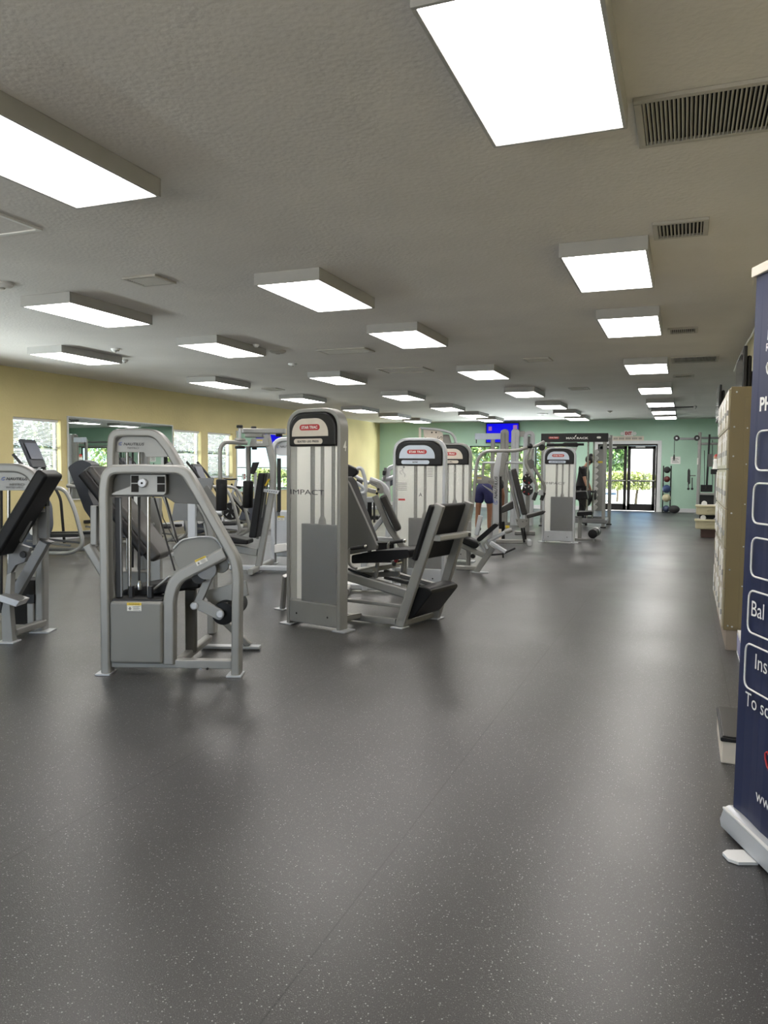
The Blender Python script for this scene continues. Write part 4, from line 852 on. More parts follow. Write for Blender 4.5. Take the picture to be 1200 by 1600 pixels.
# stationary bike near the wall
p = at_z(362, 831); f = Fr(p.x, p.y, 22); b4 = Q(f, 200, 640, 4.615)
t = machine(f, 'spin_bike', 'spin bike with a big spoked flywheel between the fly machine arm pads')
a = b4(745, 735); MB().lathe(a+Vector((0, -.03, 0)), a+Vector((0, .03, 0)), [(0, .17), (.02, .185), (.98, .185), (1, .17)], 32).build('flywheel', 'black', t, smooth=True)
MB().tube([a+Vector((.185*math.cos(x), -.03, .185*math.sin(x))) for x in [2*PI*i/28 for i in range(28)]], .014, 8, True).build('wheel_rim', 'chrome', t, smooth=True)
sp = MB()
for k in range(5): x = 2*PI*k/5; sp.prism([a+Vector((.05*math.cos(x-.3), -.036, .05*math.sin(x-.3))), a+Vector((.13*math.cos(x-.15), -.036, .13*math.sin(x-.15))), a+Vector((.13*math.cos(x+.15), -.036, .13*math.sin(x+.15)))], (0, .004, 0))
sp.build('wheel_pattern', 'silver_light', t)
rt(t, 'front_post', [b4(690, 810), b4(785, 505)], .05, .05, 'silver_light')
tb(t, 'handlebar', [b4(690, 500, -.15), b4(735, 505, -.15), b4(790, 500, 0), b4(735, 505, .15), b4(690, 500, .15)], .016, 'black', .05)
slab(t, 'front_base', [b4(672, 815, -.2), b4(780, 812, -.2), b4(812, 845, -.2), b4(800, 872, -.2), b4(675, 875, -.2)], .4, 'silver_light', .03, .03)
rt(t, 'main_frame', [b4(750, 620), b4(870, 760)], .09, .05, 'black')
rt(t, 'chain_guard', [b4(745, 600, -.05), b4(820, 690, -.05)], .06, .03, 'silver')
rt(t, 'seat_post', [b4(860, 780), b4(850, 600)], .05, .04, 'silver')
slab(t, 'saddle', [b4(820, 600, -.08), b4(890, 590, -.08), b4(895, 612, -.08), b4(820, 612, -.08)], .16, 'vinyl', .015)
rt(t, 'base_rail', [Vector((0, 0, .05)), Vector((.95, 0, .05))], .06, .06, 'silver')
rt(t, 'rear_foot', [Vector((.95, -.25, .04)), Vector((.95, .25, .04))], .05, .05, 'silver', 0, (0, 0, 1))
tb(t, 'brake_lever', [b4(745, 545), b4(752, 535)], .02, 'black'); tb(t, 'brake_lever', [b4(770, 590), b4(785, 565)], .008, 'black')
# bike console by the second mirror
p = at_z(396, 820); f = Fr(p.x, p.y, 30); c = Q(f, 340, 650, 10)
t = machine(f, 'upright_bike', 'upright bike with a dark tilted console in front of the second mirror')
slab(t, 'console', [c(545, 725, -.1), c(655, 720, -.1), c(605, 850, -.1), c(565, 915, -.1), c(500, 900, -.1)], .25, 'black', .02, .02)
rt(t, 'mast', [c(590, 880), Vector((.05, 0, .5))], .07, .07, 'silver_light')
slab(t, 'body', [Vector(q_) for q_ in ((-.35, -.1, .12), (.35, -.1, .12), (.30, -.1, .50), (.1, -.1, .66), (-.2, -.1, .55))], .2, 'blueshroud', .03, .06)
rt(t, 'front_foot', [Vector((.35, -.28, .05)), Vector((.35, .28, .05))], .07, .08, 'silver', 0, (0, 0, 1)); rt(t, 'rear_foot', [Vector((-.5, -.28, .05)), Vector((-.5, .28, .05))], .07, .08, 'silver', 0, (0, 0, 1))
rt(t, 'spine', [Vector((-.5, 0, .08)), Vector((.35, 0, .08))], .07, .07, 'silver')
rt(t, 'seat_post', [Vector((-.3, 0, .45)), Vector((-.42, 0, .85))], .05, .05, 'silver'); slab(t, 'saddle', [Vector(q_) for q_ in ((-.56, -.1, .86), (-.28, -.1, .86), (-.28, -.1, .92), (-.56, -.1, .94))], .2, 'vinyl', .02)
slab(t, 'red_marked_pad', [c(380, 905), c(440, 905), c(440, 985), c(390, 1000)], .04, 'white', .004)
for dx in (0, 1): MB().box(c(425, 920+dx*45, -.003), (.02, .004, .04)).build('red_mark', 'red', t)

# ---- chest press directly behind the leg press
f = Fr(-3.35, 7.75, 20); a_ = Q(f, 540, 680, 11.43); z3_ = Q(f, 420, 630, 3.529)
t = machine(f, 'chest_press_machine', 'press machine with leaning taupe back pad between the tallest tower and the cool toned tower')
hd0, hd1 = z3_(622, 512, -.15), z3_(712, 705, -.15); dd = (hd1-hd0).normalized(); nn = Vector((-dd.z, 0, dd.x)); nn = nn if nn.x > 0 else -nn
MB().prism([hd0-nn*.03, hd1-nn*.03, hd1+nn*.045, hd0+nn*.045], (0, .26, 0)).build('back_pad', 'vinyl_grey', t, bevel=.022, seg=3)
m0, m1 = z3_(655, 575, -.16), z3_(660, 600, -.16)
rt(t, 'pad_spine', [z3_(585, 510, .0), z3_(665, 690, .0), z3_(745, 800, .0), z3_(790, 812, .0)], .07, .06, 'silver', .06)
slab(t, 'seat', [z3_(690, 812, -.15), z3_(860, 790, -.15), z3_(862, 830, -.15), z3_(690, 850, -.15)], .28, 'vinyl', .02)
rt(t, 'curved_shroud', [a_(430, 800, .1), a_(600, 860, .1), a_(700, 930, .1), a_(745, 1050, .1), a_(760, 1180, .1)], .075, .1, 'silver_light', .10)
slab(t, 'link_housing', [a_(430, 790, .0), a_(620, 850, .0), a_(680, 940, .0), a_(670, 1050, .0), a_(570, 1040, .0), a_(555, 930, .0), a_(440, 880, .0)], .05, 'silver', .006, .02)
slab(t, 'painted_link_shadow', [a_(445, 820, -.005), a_(560, 870, -.005), a_(555, 890, -.005), a_(445, 850, -.005)], .004, 'silver_dark', .0005)  # thin dark strip paints a shadow line on the link housing
for X, Y in ((585, 965), (560, 1040)): q1 = a_(X, Y, -.003); MB().cyl(q1, q1+Vector((0, -.008, 0)), .014, 12).build('bolt', 'black', t)
tb(t, 'handle', [a_(200, 600, -.35), a_(255, 580, -.35), a_(300, 620, -.35), a_(350, 780, -.35), a_(365, 990, -.35), a_(330, 1035, -.35), a_(170, 1045, -.35), a_(100, 980, -.35), a_(65, 850, -.35), a_(110, 825, -.35), a_(220, 860, -.35), a_(330, 950, -.35)], .020, 'silver_light', .05)
tb(t, 'handle', [a_(120, 700, .25), a_(280, 790, .25), a_(430, 860, .25)], .02, 'silver_light', .03)
a0 = a_(190, 840, -.1); MB().cyl(a0, a_(300, 860, -.1), .035, 14).build('hand_grip', 'rubber', t, smooth=True)
slab(t, 'head_pad', [a_(-40, 500, -.2), a_(60, 530, -.2), a_(190, 590, -.2), a_(225, 620, -.2), a_(220, 690, -.2), a_(60, 800, -.2), a_(-40, 850, -.2)], .2, 'vinyl', .02)
rt(t, 'front_post', [Vector((z3_(530, 600, .1).x, .1, .01)), z3_(522, 470, .1)], .075, .08, 'silver_light')
rt(t, 'adjuster', [a_(395, 975, -.05), a_(545, 1010, -.05)], .05, .03, 'steel')
rt(t, 'crossbar', [a_(330, 1150, .1), a_(540, 1150, .1)], .06, .06, 'silver_light')
rt(t, 'brace', [z3_(560, 720, .1), z3_(640, 620, .1)], .06, .06, 'silver_light')
rt(t, 'crossbar', [z3_(575, 748, .1), z3_(700, 755, .1)], .055, .06, 'silver_light')
slab(t, 'weight_box', [z3_(590, 768, .12), z3_(690, 768, .12), z3_(690, 880, .12), z3_(590, 880, .12)], .2, 'black', .01)
rt(t, 'base_rail', [Vector((-.6, .1, .05)), Vector((.9, .1, .05))], .07, .07, 'silver_light'); rt(t, 'base_rail', [Vector((-.1, -.25, .04)), Vector((-.1, .5, .04))], .07, .07, 'silver', 0, (0, 0, 1))
rt(t, 'pad_support', [z3_(745, 800, .0), Vector((z3_(745, 900).x, .05, .05))], .07, .06, 'silver')
tb(t, 'cable', [a_(510, 1180, .2), a_(512, 1560, .2)], .012, 'rubber')
MB().span((a_(390, 1200, .3).x, .28, .3), (a_(470, 1200, .3).x, .32, a_(400, 1120, .3).z)).build('rear_column', 'black', t, bevel=.004)

# ---- row machine far left of the cool toned tower (dark seat and linkage seen against the wall corner)
p = at_z(606, 850); f = Fr(p.x, p.y, 15); a_ = Q(f, 540, 680, 11.43)
t = machine(f, 'lat_machine', 'pale machine with linkages and cables standing in the far left corner')
rt(t, 'upright', [Vector((.0, 0, .01)), a_(760, 600), a_(860, 560)], .08, .1, 'silver_light', .1)
rt(t, 'upright', [Vector((.28, 0, .01)), Vector((.28, 0, a_(820, 520).z))], .08, .1, 'silver')
tb(t, 'curved_arm', [a_(650, 790, -.1), a_(760, 790, -.1), a_(860, 745, -.1)], .04, 'silver_light', .1)
slab(t, 'dark_pad', [a_(660, 630, -.2), a_(720, 640, -.2), a_(700, 720, -.2), a_(655, 715, -.2)], .12, 'black', .015)
rt(t, 'pad_arm', [a_(712, 580, -.15), a_(690, 800, -.15)], .05, .04, 'silver_dark')
slab(t, 'bracket', [a_(700, 720), a_(860, 710), a_(860, 880), a_(760, 930)], .08, 'blueshroud', .01)
rt(t, 'base_rail', [Vector((-.6, 0, .05)), Vector((.7, 0, .05))], .07, .07, 'silver'); rt(t, 'crossbar', [Vector((-.4, 0, .65)), Vector((.3, 0, .65))], .06, .06, 'silver_light')
slab(t, 'seat', [Vector(q_) for q_ in ((-.6, -.2, .45), (-.15, -.2, .45), (-.15, -.2, .52), (-.6, -.2, .52))], .35, 'vinyl', .02); rt(t, 'seat_stem', [Vector((-.4, 0, .05)), Vector((-.4, 0, .46))], .07, .07, 'silver')
feet(t, [Vector((0, 0, 0)), Vector((.28, 0, 0))])

# ---- bench in front of the third tower (its body)
f = Fr(*at_z(747, 895).xy, 8); e = Q(f, 720, 780, 8.571); t = T3
def to3(o):     # bring parts measured in this frame under the tower's own root
    o.parent = T3; m = Matrix.Translation(f.o) @ Matrix.Rotation(f.a, 4, 'Z'); r_ = Matrix.Translation(F3.o) @ Matrix.Rotation(F3.a, 4, 'Z'); o.matrix_local = r_.inverted() @ m; return o
hb = [rt(None, 'bench_leg', [ground(e(205, 985)), e(430, 640)], .08, .07, 'silver'), rt(None, 'base_rail', [e(-60, 915), e(215, 925)], .06, .06, 'silver'), rt(None, 'seat_rail', [e(-30, 600), e(310, 750)], .07, .06, 'silver'),
    slab(None, 'seat_pad', [e(20, 500, -.12), e(120, 530, -.12), e(235, 590, -.12), e(235, 640, -.12), e(190, 665, -.12), e(10, 590, -.12)], .26, 'vinyl', .02),
    slab(None, 'thigh_pad', [e(208, 530, -.12), e(445, 325, -.12), e(500, 335, -.12), e(495, 365, -.12), e(265, 565, -.12), e(225, 568, -.12)], .22, 'vinyl', .025, .02),
    rt(None, 'link_arm', [e(395, 580, -.1), e(600, 705, -.1)], .055, .05, 'silver_light'), rt(None, 'pull_arm', [e(360, 560, .05), e(600, 440, .05)], .05, .05, 'silver_light'),
    MB().lathe(e(590, 440, .05), e(685, 405, .05), [(0, .03), (.5, .035), (1, .028)], 14).build('arm_cap', 'silver', None, smooth=True),
    rt(None, 'strut', [e(255, 600), e(330, 740)], .03, .04, 'silver_light'), rt(None, 'strut', [e(320, 600), e(355, 665)], .03, .04, 'silver_light'),
    tb(None, 'foot_bar', [e(400, 745), e(560, 735), e(600, 715), e(730, 655)], .012, 'black', .03), tb(None, 'foot_stop', [e(565, 735), e(568, 785)], .012, 'black'),
    MB().box(Vector((e(260, 995).x, 0, .008)), (.22, .08, .014)).build('foot_plate', 'silver_light', None, bevel=.003),
    rt(None, 'lever', [e(210, 480, .1), e(265, 220, .1)], .06, .05, 'silver_light'), rt(None, 'post', [Vector((e(100, 800, .1).x, .1, .01)), e(110, 300, .1)], .06, .05, 'silver')]
a = e(165, 760, .1); hb.append(MB().lathe(a, a+Vector((0, -.04, 0)), [(0, .035), (1, .03)], 16).build('roller', 'black', None, smooth=True))
for o in hb: to3(o)
# ---- body of the fourth tower: roller on the floor to its right
f4 = F4; g4 = Q(f4, 840, 670, 8.42); t = T4
a = g4(722, 1385, .2); MB().lathe(a, a+Vector((.05, .35, .03)), [(0, .06), (.03, .085), (.5, .085), (.52, .086), (.97, .086), (1, .06)], 24).build('ankle_roller', 'vinyl', t, smooth=True)
a2 = a+Vector((.028, .20, .02)); MB().lathe(a2, a2+Vector((.012, .1, .008)), [(0, .088), (1, .088)], 24).build('roller_band', 'steel', t, smooth=True)
tb(t, 'roller_stem', [a+Vector((.02, .15, 0)), Vector((a.x+.02, a.y+.15, .02))], .014, 'steel'); rt(t, 'roller_base', [Vector((.3, .4, .04)), Vector((a.x+.15, .4, .04))], .05, .06, 'silver')
slab(t, 'seat', [g4(515, 1095, .25), g4(720, 1085, .25), g4(720, 1135, .25), g4(515, 1150, .25)], .35, 'vinyl', .02)
rt(t, 'seat_post', [Vector((.66, .42, .02)), Vector((.66, .42, g4(600, 1140, .42).z))], .07, .07, 'silver')
slab(t, 'back_pad', [g4(480, 830, .3), g4(640, 820, .3), g4(660, 930, .3), g4(480, 935, .3)], .3, 'vinyl', .02)

# ---- big slanting press with lettered column
p = at_z(775, 851); f = Fr(p.x, p.y, 14); e = Q(f, 730, 670, 9.231); g = Q(f, 720, 780, 8.571)
t = machine(f, 'overhead_press_machine', 'tall press machine with vertical blue marked lettering on a pale column and overhead arms')
slab(t, 'column', [e(372, 1500), e(378, 600), e(430, 335), e(470, 325), e(520, 345), e(490, 420), e(465, 700), g(508, 612)][:-1]+[g(508, 600), g(412, 600)], .10, 'silver_light', .008)
MB().span((g(412, 600).x, .0, .0), (g(508, 600).x, .1, .06)).build('column_foot', 'silver_light', t, bevel=.004)
slab(t, 'pulley_shroud', [e(500, 345, -.02), e(545, 350, -.02), e(565, 430, -.02), e(530, 600, -.02), e(510, 690, -.02), e(455, 690, -.02), e(480, 520, -.02)], .14, 'cover', .008, .02)
u0, u1 = e(433, 1005, -.003), e(393, 1005, -.003); z1_ = e(430, 685, -.003)
tx = text('NAUTILUS', .055, 'ink', t, (u0.x, -.003, u0.z), (0, 0, 1), (-1, 0, 0), .001, 'vertical_lettering', z1_.z-u0.z, bold=.015, shear=.2)
logo_mark(t, (u0.x, -.003, u0.z-.10), (0, 0, 1), (-1, 0, 0), .07)
tb(t, 'overhead_tube', [g(60, 500, -.35), e(75, 1150, -.35), e(130, 560, -.3), e(160, 420, -.3), e(260, 318, -.3), e(720, 318, -.2), e(885, 262, -.15)], .030, 'silver', .15)
tb(t, 'cross_tube', [e(230, 490, .1), e(800, 490, .1)], .022, 'silver_light')
rt(t, 'cross_post', [e(235, 490, .12), e(225, 680, .12)], .05, .05, 'silver')
slab(t, 'name_panel', [e(130, 660, -.15), e(230, 668, -.15), e(385, 725, -.15), e(385, 825, -.15), e(300, 790, -.15), e(130, 790, -.15)], .04, 'silver', .006, .01)
o1, o2 = e(146, 738, -.153), e(206, 703, -.153); warning(t, o1, (1, 0, 0), (0, 0, 1), o2.x-o1.x, o2.z-o1.z)
text('NITRO', .05, 'ink_grey', t, e(298, 780, -.153), (1, 0, -.15), (.15, 0, 1), .001, 'nitro_lettering', .11, bold=.03)
slab(t, 'diagonal_plate', [e(210, 800, -.12), e(380, 900, -.12), e(380, 940, -.12), e(240, 830, -.12)], .04, 'silver', .005)
d0, d1 = e(632, 590, -.14), g(880, 215, -.14)
slab(t, 'back_pad', [e(630, 590, -.14), e(705, 565, -.14), g(895, 205, -.14), g(820, 215, -.14)], .26, 'vinyl_grey', .022)
rt(t, 'pad_rail', [e(560, 520, .0), g(780, 260, .0)], .045, .06, 'silver'); rt(t, 'pad_rail', [e(610, 600, .2), g(800, 230, .2)], .03, .05, 'silver_light')
rt(t, 'black_column', [Vector((e(478, 700).x+.02, .05, .05)), e(478, 690, .05)], .05, .06, 'black')
slab(t, 'front_seat', [g(545, 110, -.1), g(700, 20, -.1), g(710, 125, -.1), g(550, 190, -.1)], .3, 'vinyl_grey', .02)
slab(t, 'rear_seat', [g(880, 212, -.1), g(1095, 155, -.1), g(1145, 165, -.1), g(1100, 205, -.1), g(890, 262, -.1)], .3, 'vinyl_grey', .02)
slab(t, 'pivot_plate', [g(730, 260, -.05), g(900, 265, -.05), g(900, 310, -.05), g(850, 375, -.05), g(770, 382, -.05)], .03, 'silver', .005, .02)
for X, Y in ((755, 290), (830, 300), (770, 365), (880, 290)): q1 = g(X, Y, -.053); MB().cyl(q1, q1+Vector((0, -.006, 0)), .012, 10).build('bolt', 'shroud', t)
rt(t, 'leg', [g(815, 385), Vector((g(850, 570).x, .0, .05))], .04, .05, 'black'); rt(t, 'leg', [g(845, 380, .12), Vector((g(880, 570).x, .12, .05))], .03, .04, 'black')
rt(t, 'base_rail', [Vector((0, .03, .06)), Vector((g(900, 600).x, .03, .06))], .08, .08, 'silver'); rt(t, 'end_foot', [Vector((g(915, 600).x, -.15, .05)), Vector((g(915, 600).x, .25, .05))], .08, .09, 'silver_light', 0, (0, 0, 1))
slab(t, 'weight_box', [g(515, 300, .1), g(590, 300, .1), g(590, 560, .1), g(515, 560, .1)], .15, 'black', .01)
slab(t, 'rod_guard', [g(505, 400, .0), g(545, 400, .0), g(545, 600, .0), g(505, 600, .0)], .04, 'plate_cream', .006)
q1 = g(625, 370, .0); MB().box(q1, (.07, .05, .05)).build('yellow_tab', 'sticker_y', t, bevel=.01)
for v_, X0, Y0, X1, Y1, X2, Y2 in ((-.2, 905, 280, 835, 490, 1010, 830), (.2, 945, 285, 910, 470, 1125, 830)):
    tb(t, 'lever_arm', [e(X0, Y0, v_), e(X1, Y1, v_), e((X1+X2)/2, (Y1+Y2)/2, v_), e(X2, Y2, v_), e(X2-20, Y2+90, v_)], .028, 'silver', .06)
    tb(t, 'lever_grip', [e(X2-15, Y2+90, v_), e(X2-55, Y2+200, v_)], .034, 'rubber')
q1 = e(905, 250, -.2); MB().ball(q1, .05, 14, 8).build('joint_knob', 'black', t, smooth=True)
q1 = e(1080, 270, -.2); MB().lathe(q1, q1+Vector((0, .1, 0)), [(0, .055), (1, .055)], 18).build('counterweight', 'black', t, smooth=True)
slab(t, 'hex_weight', [e(870, 450, -.05), e(930, 440, -.05), e(968, 470, -.05), e(968, 545, -.05), e(930, 580, -.05), e(870, 560, -.05)], .10, 'shroud', .008)
slab(t, 'link_box', [e(1030, 880, .1), e(1100, 880, .1), e(1100, 960, .1), e(1030, 960, .1)], .08, 'silver_light', .006)
tb(t, 'arm_link', [e(900, 262, -.18), e(1010, 245, -.1), e(1105, 190, .0)], .03, 'silver', .05)

# ---- multi station frame behind it
c0 = Vector((-4.05, 18.5, 0)); f = Fr(c0.x, c0.y, 18); e = Q(f, 730, 670, 9.231)
t = machine(f, 'multi_station', 'tall pale multi station frame with rounded tops below the blue television')
for X0, X1, Y0 in ((485, 590, 35), (640, 740, 30), (815, 965, 62)):
    xl, xr, zt = e(X0, 300).x, e(X1, 300).x, e(X0, Y0).z
    MB().rtube(fillet([(xl+.04, 0, .01), (xl+.04, 0, zt), (xr-.04, 0, zt), (xr-.04, 0, .01)], .3, 8), .10, .12).build('arched_column', 'silver_light' if X0 > 600 else 'silver', t, bevel=.008)
    MB().span((xl+.1, -.02, zt-.35), (xr-.1, .02, zt-.08)).build('pulley_panel', 'shroud', t, bevel=.004)
    MB().cyl(((xl+xr)/2, 0, .4), ((xl+xr)/2, 0, zt-.3), .015, 8).build('guide_rod', 'chrome', t)
    MB().span((xl+.1, .0, .1), (xr-.1, .1, 1.0)).build('weight_stack', 'black', t)
slab(t, 'sign_beam', [e(115, 65, -.1), e(480, 65, -.1), e(485, 150, -.1), e(110, 155, -.1)], .08, 'plate_blue', .006)
tb(t, 'hook', [e(132, 155, -.06), e(132, 210, -.06)], .012, 'black'); rt(t, 'front_post', [Vector((e(370, 300, -.1).x, -.1, .01)), e(370, 155, -.1)], .10, .08, 'silver')
rt(t, 'top_beam', [e(720, 75), e(830, 75)], .14, .08, 'silver'); rt(t, 'base_rail', [Vector((e(370, 300).x, 0, .05)), Vector((e(960, 300).x, 0, .05))], .08, .08, 'silver')
# pale tower behind the cool toned one
f = Fr(-4.64, 14.45, 25); e = Q(f, 600, 640, 4.615)
t = machine(f, 'cable_tower', 'pale slab sided tower top rising behind the cool toned translucent tower')
slab(t, 'side_plate', [e(252, 130), e(268, 130), e(268, 700), e(252, 700)], .06, 'plate_cream', .005)
slab(t, 'front_plate', [e(285, 140), e(400, 150), e(425, 170), e(425, 700), e(310, 700), e(290, 200)], .08, 'plate_cream', .005)
rt(t, 'top_tube', [e(262, 133), e(390, 143), e(480, 165), e(510, 200), e(530, 290), e(545, 700)], .045, .08, 'silver_light', .08)
slab(t, 'rear_plate', [e(420, 180, .1), e(470, 180, .1), e(500, 290, .1), e(500, 700, .1), e(420, 700, .1)], .05, 'silver', .005)
for X, Y in ((300, 205), (345, 165), (375, 165), (345, 235)): q1 = e(X, Y, -.002); MB().cyl(q1, q1+Vector((0, -.004, 0)), .015, 8).build('hole', 'dark', t)
text('S', .10, 'ink_grey', t, e(385, 192, -.002)+Vector((0, 0, 0)), (0, 0, -1), (1, 0, 0), .001, 'side_lettering')
MB().span((e(252, 700).x, -.05, 0), (e(500, 700).x, .25, .12)).build('base', 'silver', t, bevel=.006); rt(t, 'rear_post', [Vector((e(400, 700).x, .1, .05)), Vector((e(400, 700).x, .1, 1.2))], .3, .12, 'silver')
rt(t, 'front_post', [Vector((e(260, 700).x, .03, .05)), Vector((e(260, 700).x, .03, 1.2))], .08, .08, 'silver')
# plate loaded machine with black discs behind the levers
f = Fr(-2.85, 16.0, 14); e = Q(f, 730, 670, 9.231); t = machine(f, 'weight_tree', 'rack holding black round weight plates behind the press levers')
rt(t, 'post', [Vector((e(880, 700).x, .1, .01)), e(880, 620, .1)], .09, .08, 'silver'); rt(t, 'base', [Vector((e(700, 700).x, .1, .04)), Vector((e(1000, 700).x, .1, .04))], .08, .08, 'silver')
for X, Y, r_, lab in ((875, 725, .112, 'upper'), (870, 885, .112, 'lower')):
    q1 = e(X, Y, -.02); MB().tube([q1-Vector((0, .02, 0)), Vector((q1.x, .1, q1.z))], .02, 8).build('peg', 'chrome', t)
    w_ = thing('weight_plate', 'black weight plate with white marks, %s of the two on the rack behind the levers' % lab, 'weight plate', tuple(f.o+f.u*q1.x+f.v*q1.y+Vector((0, 0, q1.z))), f.a)
    MB().lathe((0, -.04, 0), (0, .02, 0), [(0, r_*.9), (.1, r_), (.9, r_), (1, r_*.9)], 28).build('disc', 'rubber', w_, smooth=True)
    for aa in (.4, 1.3, 2.3, 3.6, 5.0): MB().box((r_*.7*math.cos(aa), -.042, r_*.7*math.sin(aa)), (.04, .004, .02), Matrix.Rotation(-aa, 3, 'Y')).build('plate_mark', 'white_print' if aa < 3 else 'red', w_)

# ---- squat rack with black header
p = at_z(945, 825); f = Fr(p.x-1.50*math.cos(math.radians(3)), p.y-1.5*math.sin(math.radians(3)), 3); g = Q(f, 840, 670, 8.42)
t = machine(f, 'smith_machine', 'large rack with a black lettered header board near the glass doors', 'weight rack')
HT = g(500, 60).z; W = 1.55; D = 1.15
hdz = g(500, 175).z
hd_ = MB().span((-.02, -.05, hdz), (W-.02, -.01, HT)).build('header_board', 'black', t, bevel=.006)
o1, o2 = g(375, 137, -.052), g(670, 108, -.052); text('MAX RACK', o2.z-o1.z, 'white_print', hd_, (o1.x, -.052, o1.z), (1, 0, 0), (0, 0, 1), .001, 'rack_lettering', o2.x-o1.x, bold=.04)
MB().prism([g(485, 105, -.054), g(500, 85, -.054), g(512, 78, -.054), g(505, 100, -.054), g(495, 108, -.054)], (0, .002, 0)).build('wing_emblem', 'white_print', hd_)
def caps(par, x0, x1, z0, z1, y, m):
    rr = (z1-z0)/2; return MB().prism([Vector((x0+rr-rr*math.sin(a), y, z0+rr-rr*math.cos(a))) for a in [PI*i/8 for i in range(9)]]+[Vector((x1-rr+rr*math.sin(a), y, z0+rr+rr*math.cos(a))) for a in [PI*i/8 for i in range(9)]], (0, .002, 0)).build('brand_badge', m, par)
o1, o2 = g(143, 135, -.053), g(283, 102, -.053); bb = caps(hd_, o1.x, o2.x, o1.z, o2.z, -.053, 'red'); text('STAR TRAC', (o2.z-o1.z)*.45, 'white_print', bb, ((o1.x+o2.x)/2, -.0545, o1.z+.02), (1, 0, 0), (0, 0, 1), .001, 'brand_lettering', (o2.x-o1.x)*.8, bold=.03, align='CENTER')
o1, o2 = g(778, 128, -.053), g(835, 100, -.053); caps(hd_, o1.x, o2.x, o1.z, o2.z, -.053, 'sticker_w')
for (x, y) in ((.03, 0), (W-.09, 0), (.03, D), (W-.0, D)): rt(t, 'upright', [Vector((x, y, .03)), Vector((x, y, HT))], .085, .085, 'silver'); MB().box((x, y, .015), (.13, .13, .03)).build('foot', 'black', t, bevel=.004)
for x in (.03, W-.05): rt(t, 'side_rail', [Vector((x, -.05, .14)), Vector((x, D+.05, .14))], .09, .10, 'silver_dark', 0, (0, 0, 1)); rt(t, 'top_rail', [Vector((x, 0, HT-.05)), Vector((x, D, HT-.05))], .08, .08, 'silver', 0, (0, 0, 1))
rt(t, 'front_rail', [Vector((.0, -.02, .16)), Vector((W-.05, -.02, .16))], .11, .08, 'silver_dark'); rt(t, 'rear_rail', [Vector((.0, D, .16)), Vector((W, D, .16))], .09, .08, 'silver_dark'); rt(t, 'rear_top', [Vector((.0, D, HT-.1)), Vector((W, D, HT-.1))], .1, .08, 'silver')
pa, pb = g(755, 270, .5), g(880, 1080, .5); cp = [(pa.x, .5, pb.z), (pb.x, .5, pb.z), (pb.x, .5, pa.z), (pa.x, .5, pa.z)]
MB().span((pa.x+.03, .5, pb.z), (pb.x, .53, pa.z)).build('catch_panel', 'silver', t, bevel=.004)
n_ = 10
for k in range(n_):
    zz = pb.z+(pa.z-pb.z)*(k+.5)/n_; hh_ = (pa.z-pb.z)/n_*.42
    MB().prism([Vector((pa.x-.05, .495, zz-hh_)), Vector((pa.x+.05, .495, zz-hh_)), Vector((pa.x+.10, .495, zz+hh_*.2)), Vector((pa.x+.06, .495, zz+hh_)), Vector((pa.x-.05, .495, zz+hh_))], (0, .04, 0)).build('bright_gap_tooth', 'white', t, bevel=.004)  # white shapes paint the bright doorway showing through the panel's gaps
o1, o2 = g(795, 450, .497), g(860, 425, .497); MB().span((o1.x, .495, o1.z), (o2.x, .499, o2.z)).build('yellow_label', 'sticker_y', t)
for X, v_ in ((668, .15), (742, .45)): q1 = g(X, 200, v_); MB().cyl((q1.x, v_, .15), (q1.x, v_, HT-.1), .022, 12).build('guide_rod', 'chrome', t, smooth=True)
tb(t, 'upper_bar', [g(120, 212, -.1), g(610, 205, -.1)], .03, 'black')
slab(t, 'bar_hook_cover', [g(300, 215, -.12), g(345, 180, -.12), g(520, 178, -.12), g(540, 215, -.12), g(520, 240, -.12), g(330, 235, -.12)], .10, 'black', .015)
slab(t, 'hook_bracket', [g(300, 245, -.05), g(520, 245, -.05), g(500, 300, -.05), g(320, 290, -.05)], .06, 'steel', .008)
slab(t, 'hook_bracket', [g(120, 190, -.05), g(215, 185, -.05), g(220, 290, -.05), g(130, 280, -.05)], .06, 'silver', .008)
bar_z = g(600, 825, .15).z
tb(t, 'barbell', [Vector((.15, .15, bar_z)), Vector((g(775, 860, .15).x, .15, bar_z))], .025, 'black')
for X in (560, 680, 755):
    q1 = g(X, 870, .15); MB().lathe((q1.x-.02, .15, q1.z), (q1.x+.03, .15, q1.z), [(0, .1), (.2, .12), (.8, .12), (1, .1)], 20).build('bar_sleeve', 'rubber', t, smooth=True)
slab(t, 'bench_pad', [g(530, 1075, .2), g(715, 1095, .2), g(715, 1140, .2), g(530, 1130, .2)], .3, 'vinyl', .02); rt(t, 'bench_leg', [Vector((g(640, 1100, .35).x, .35, .02)), Vector((g(640, 1100, .35).x, .35, g(640, 1130, .35).z))], .06, .06, 'black')
slab(t, 'bar_carriage', [g(520, 840, .22), g(700, 830, .22), g(720, 930, .22), g(690, 1000, .22), g(640, 1040, .22), g(520, 935, .22)], .15, 'black', .02)

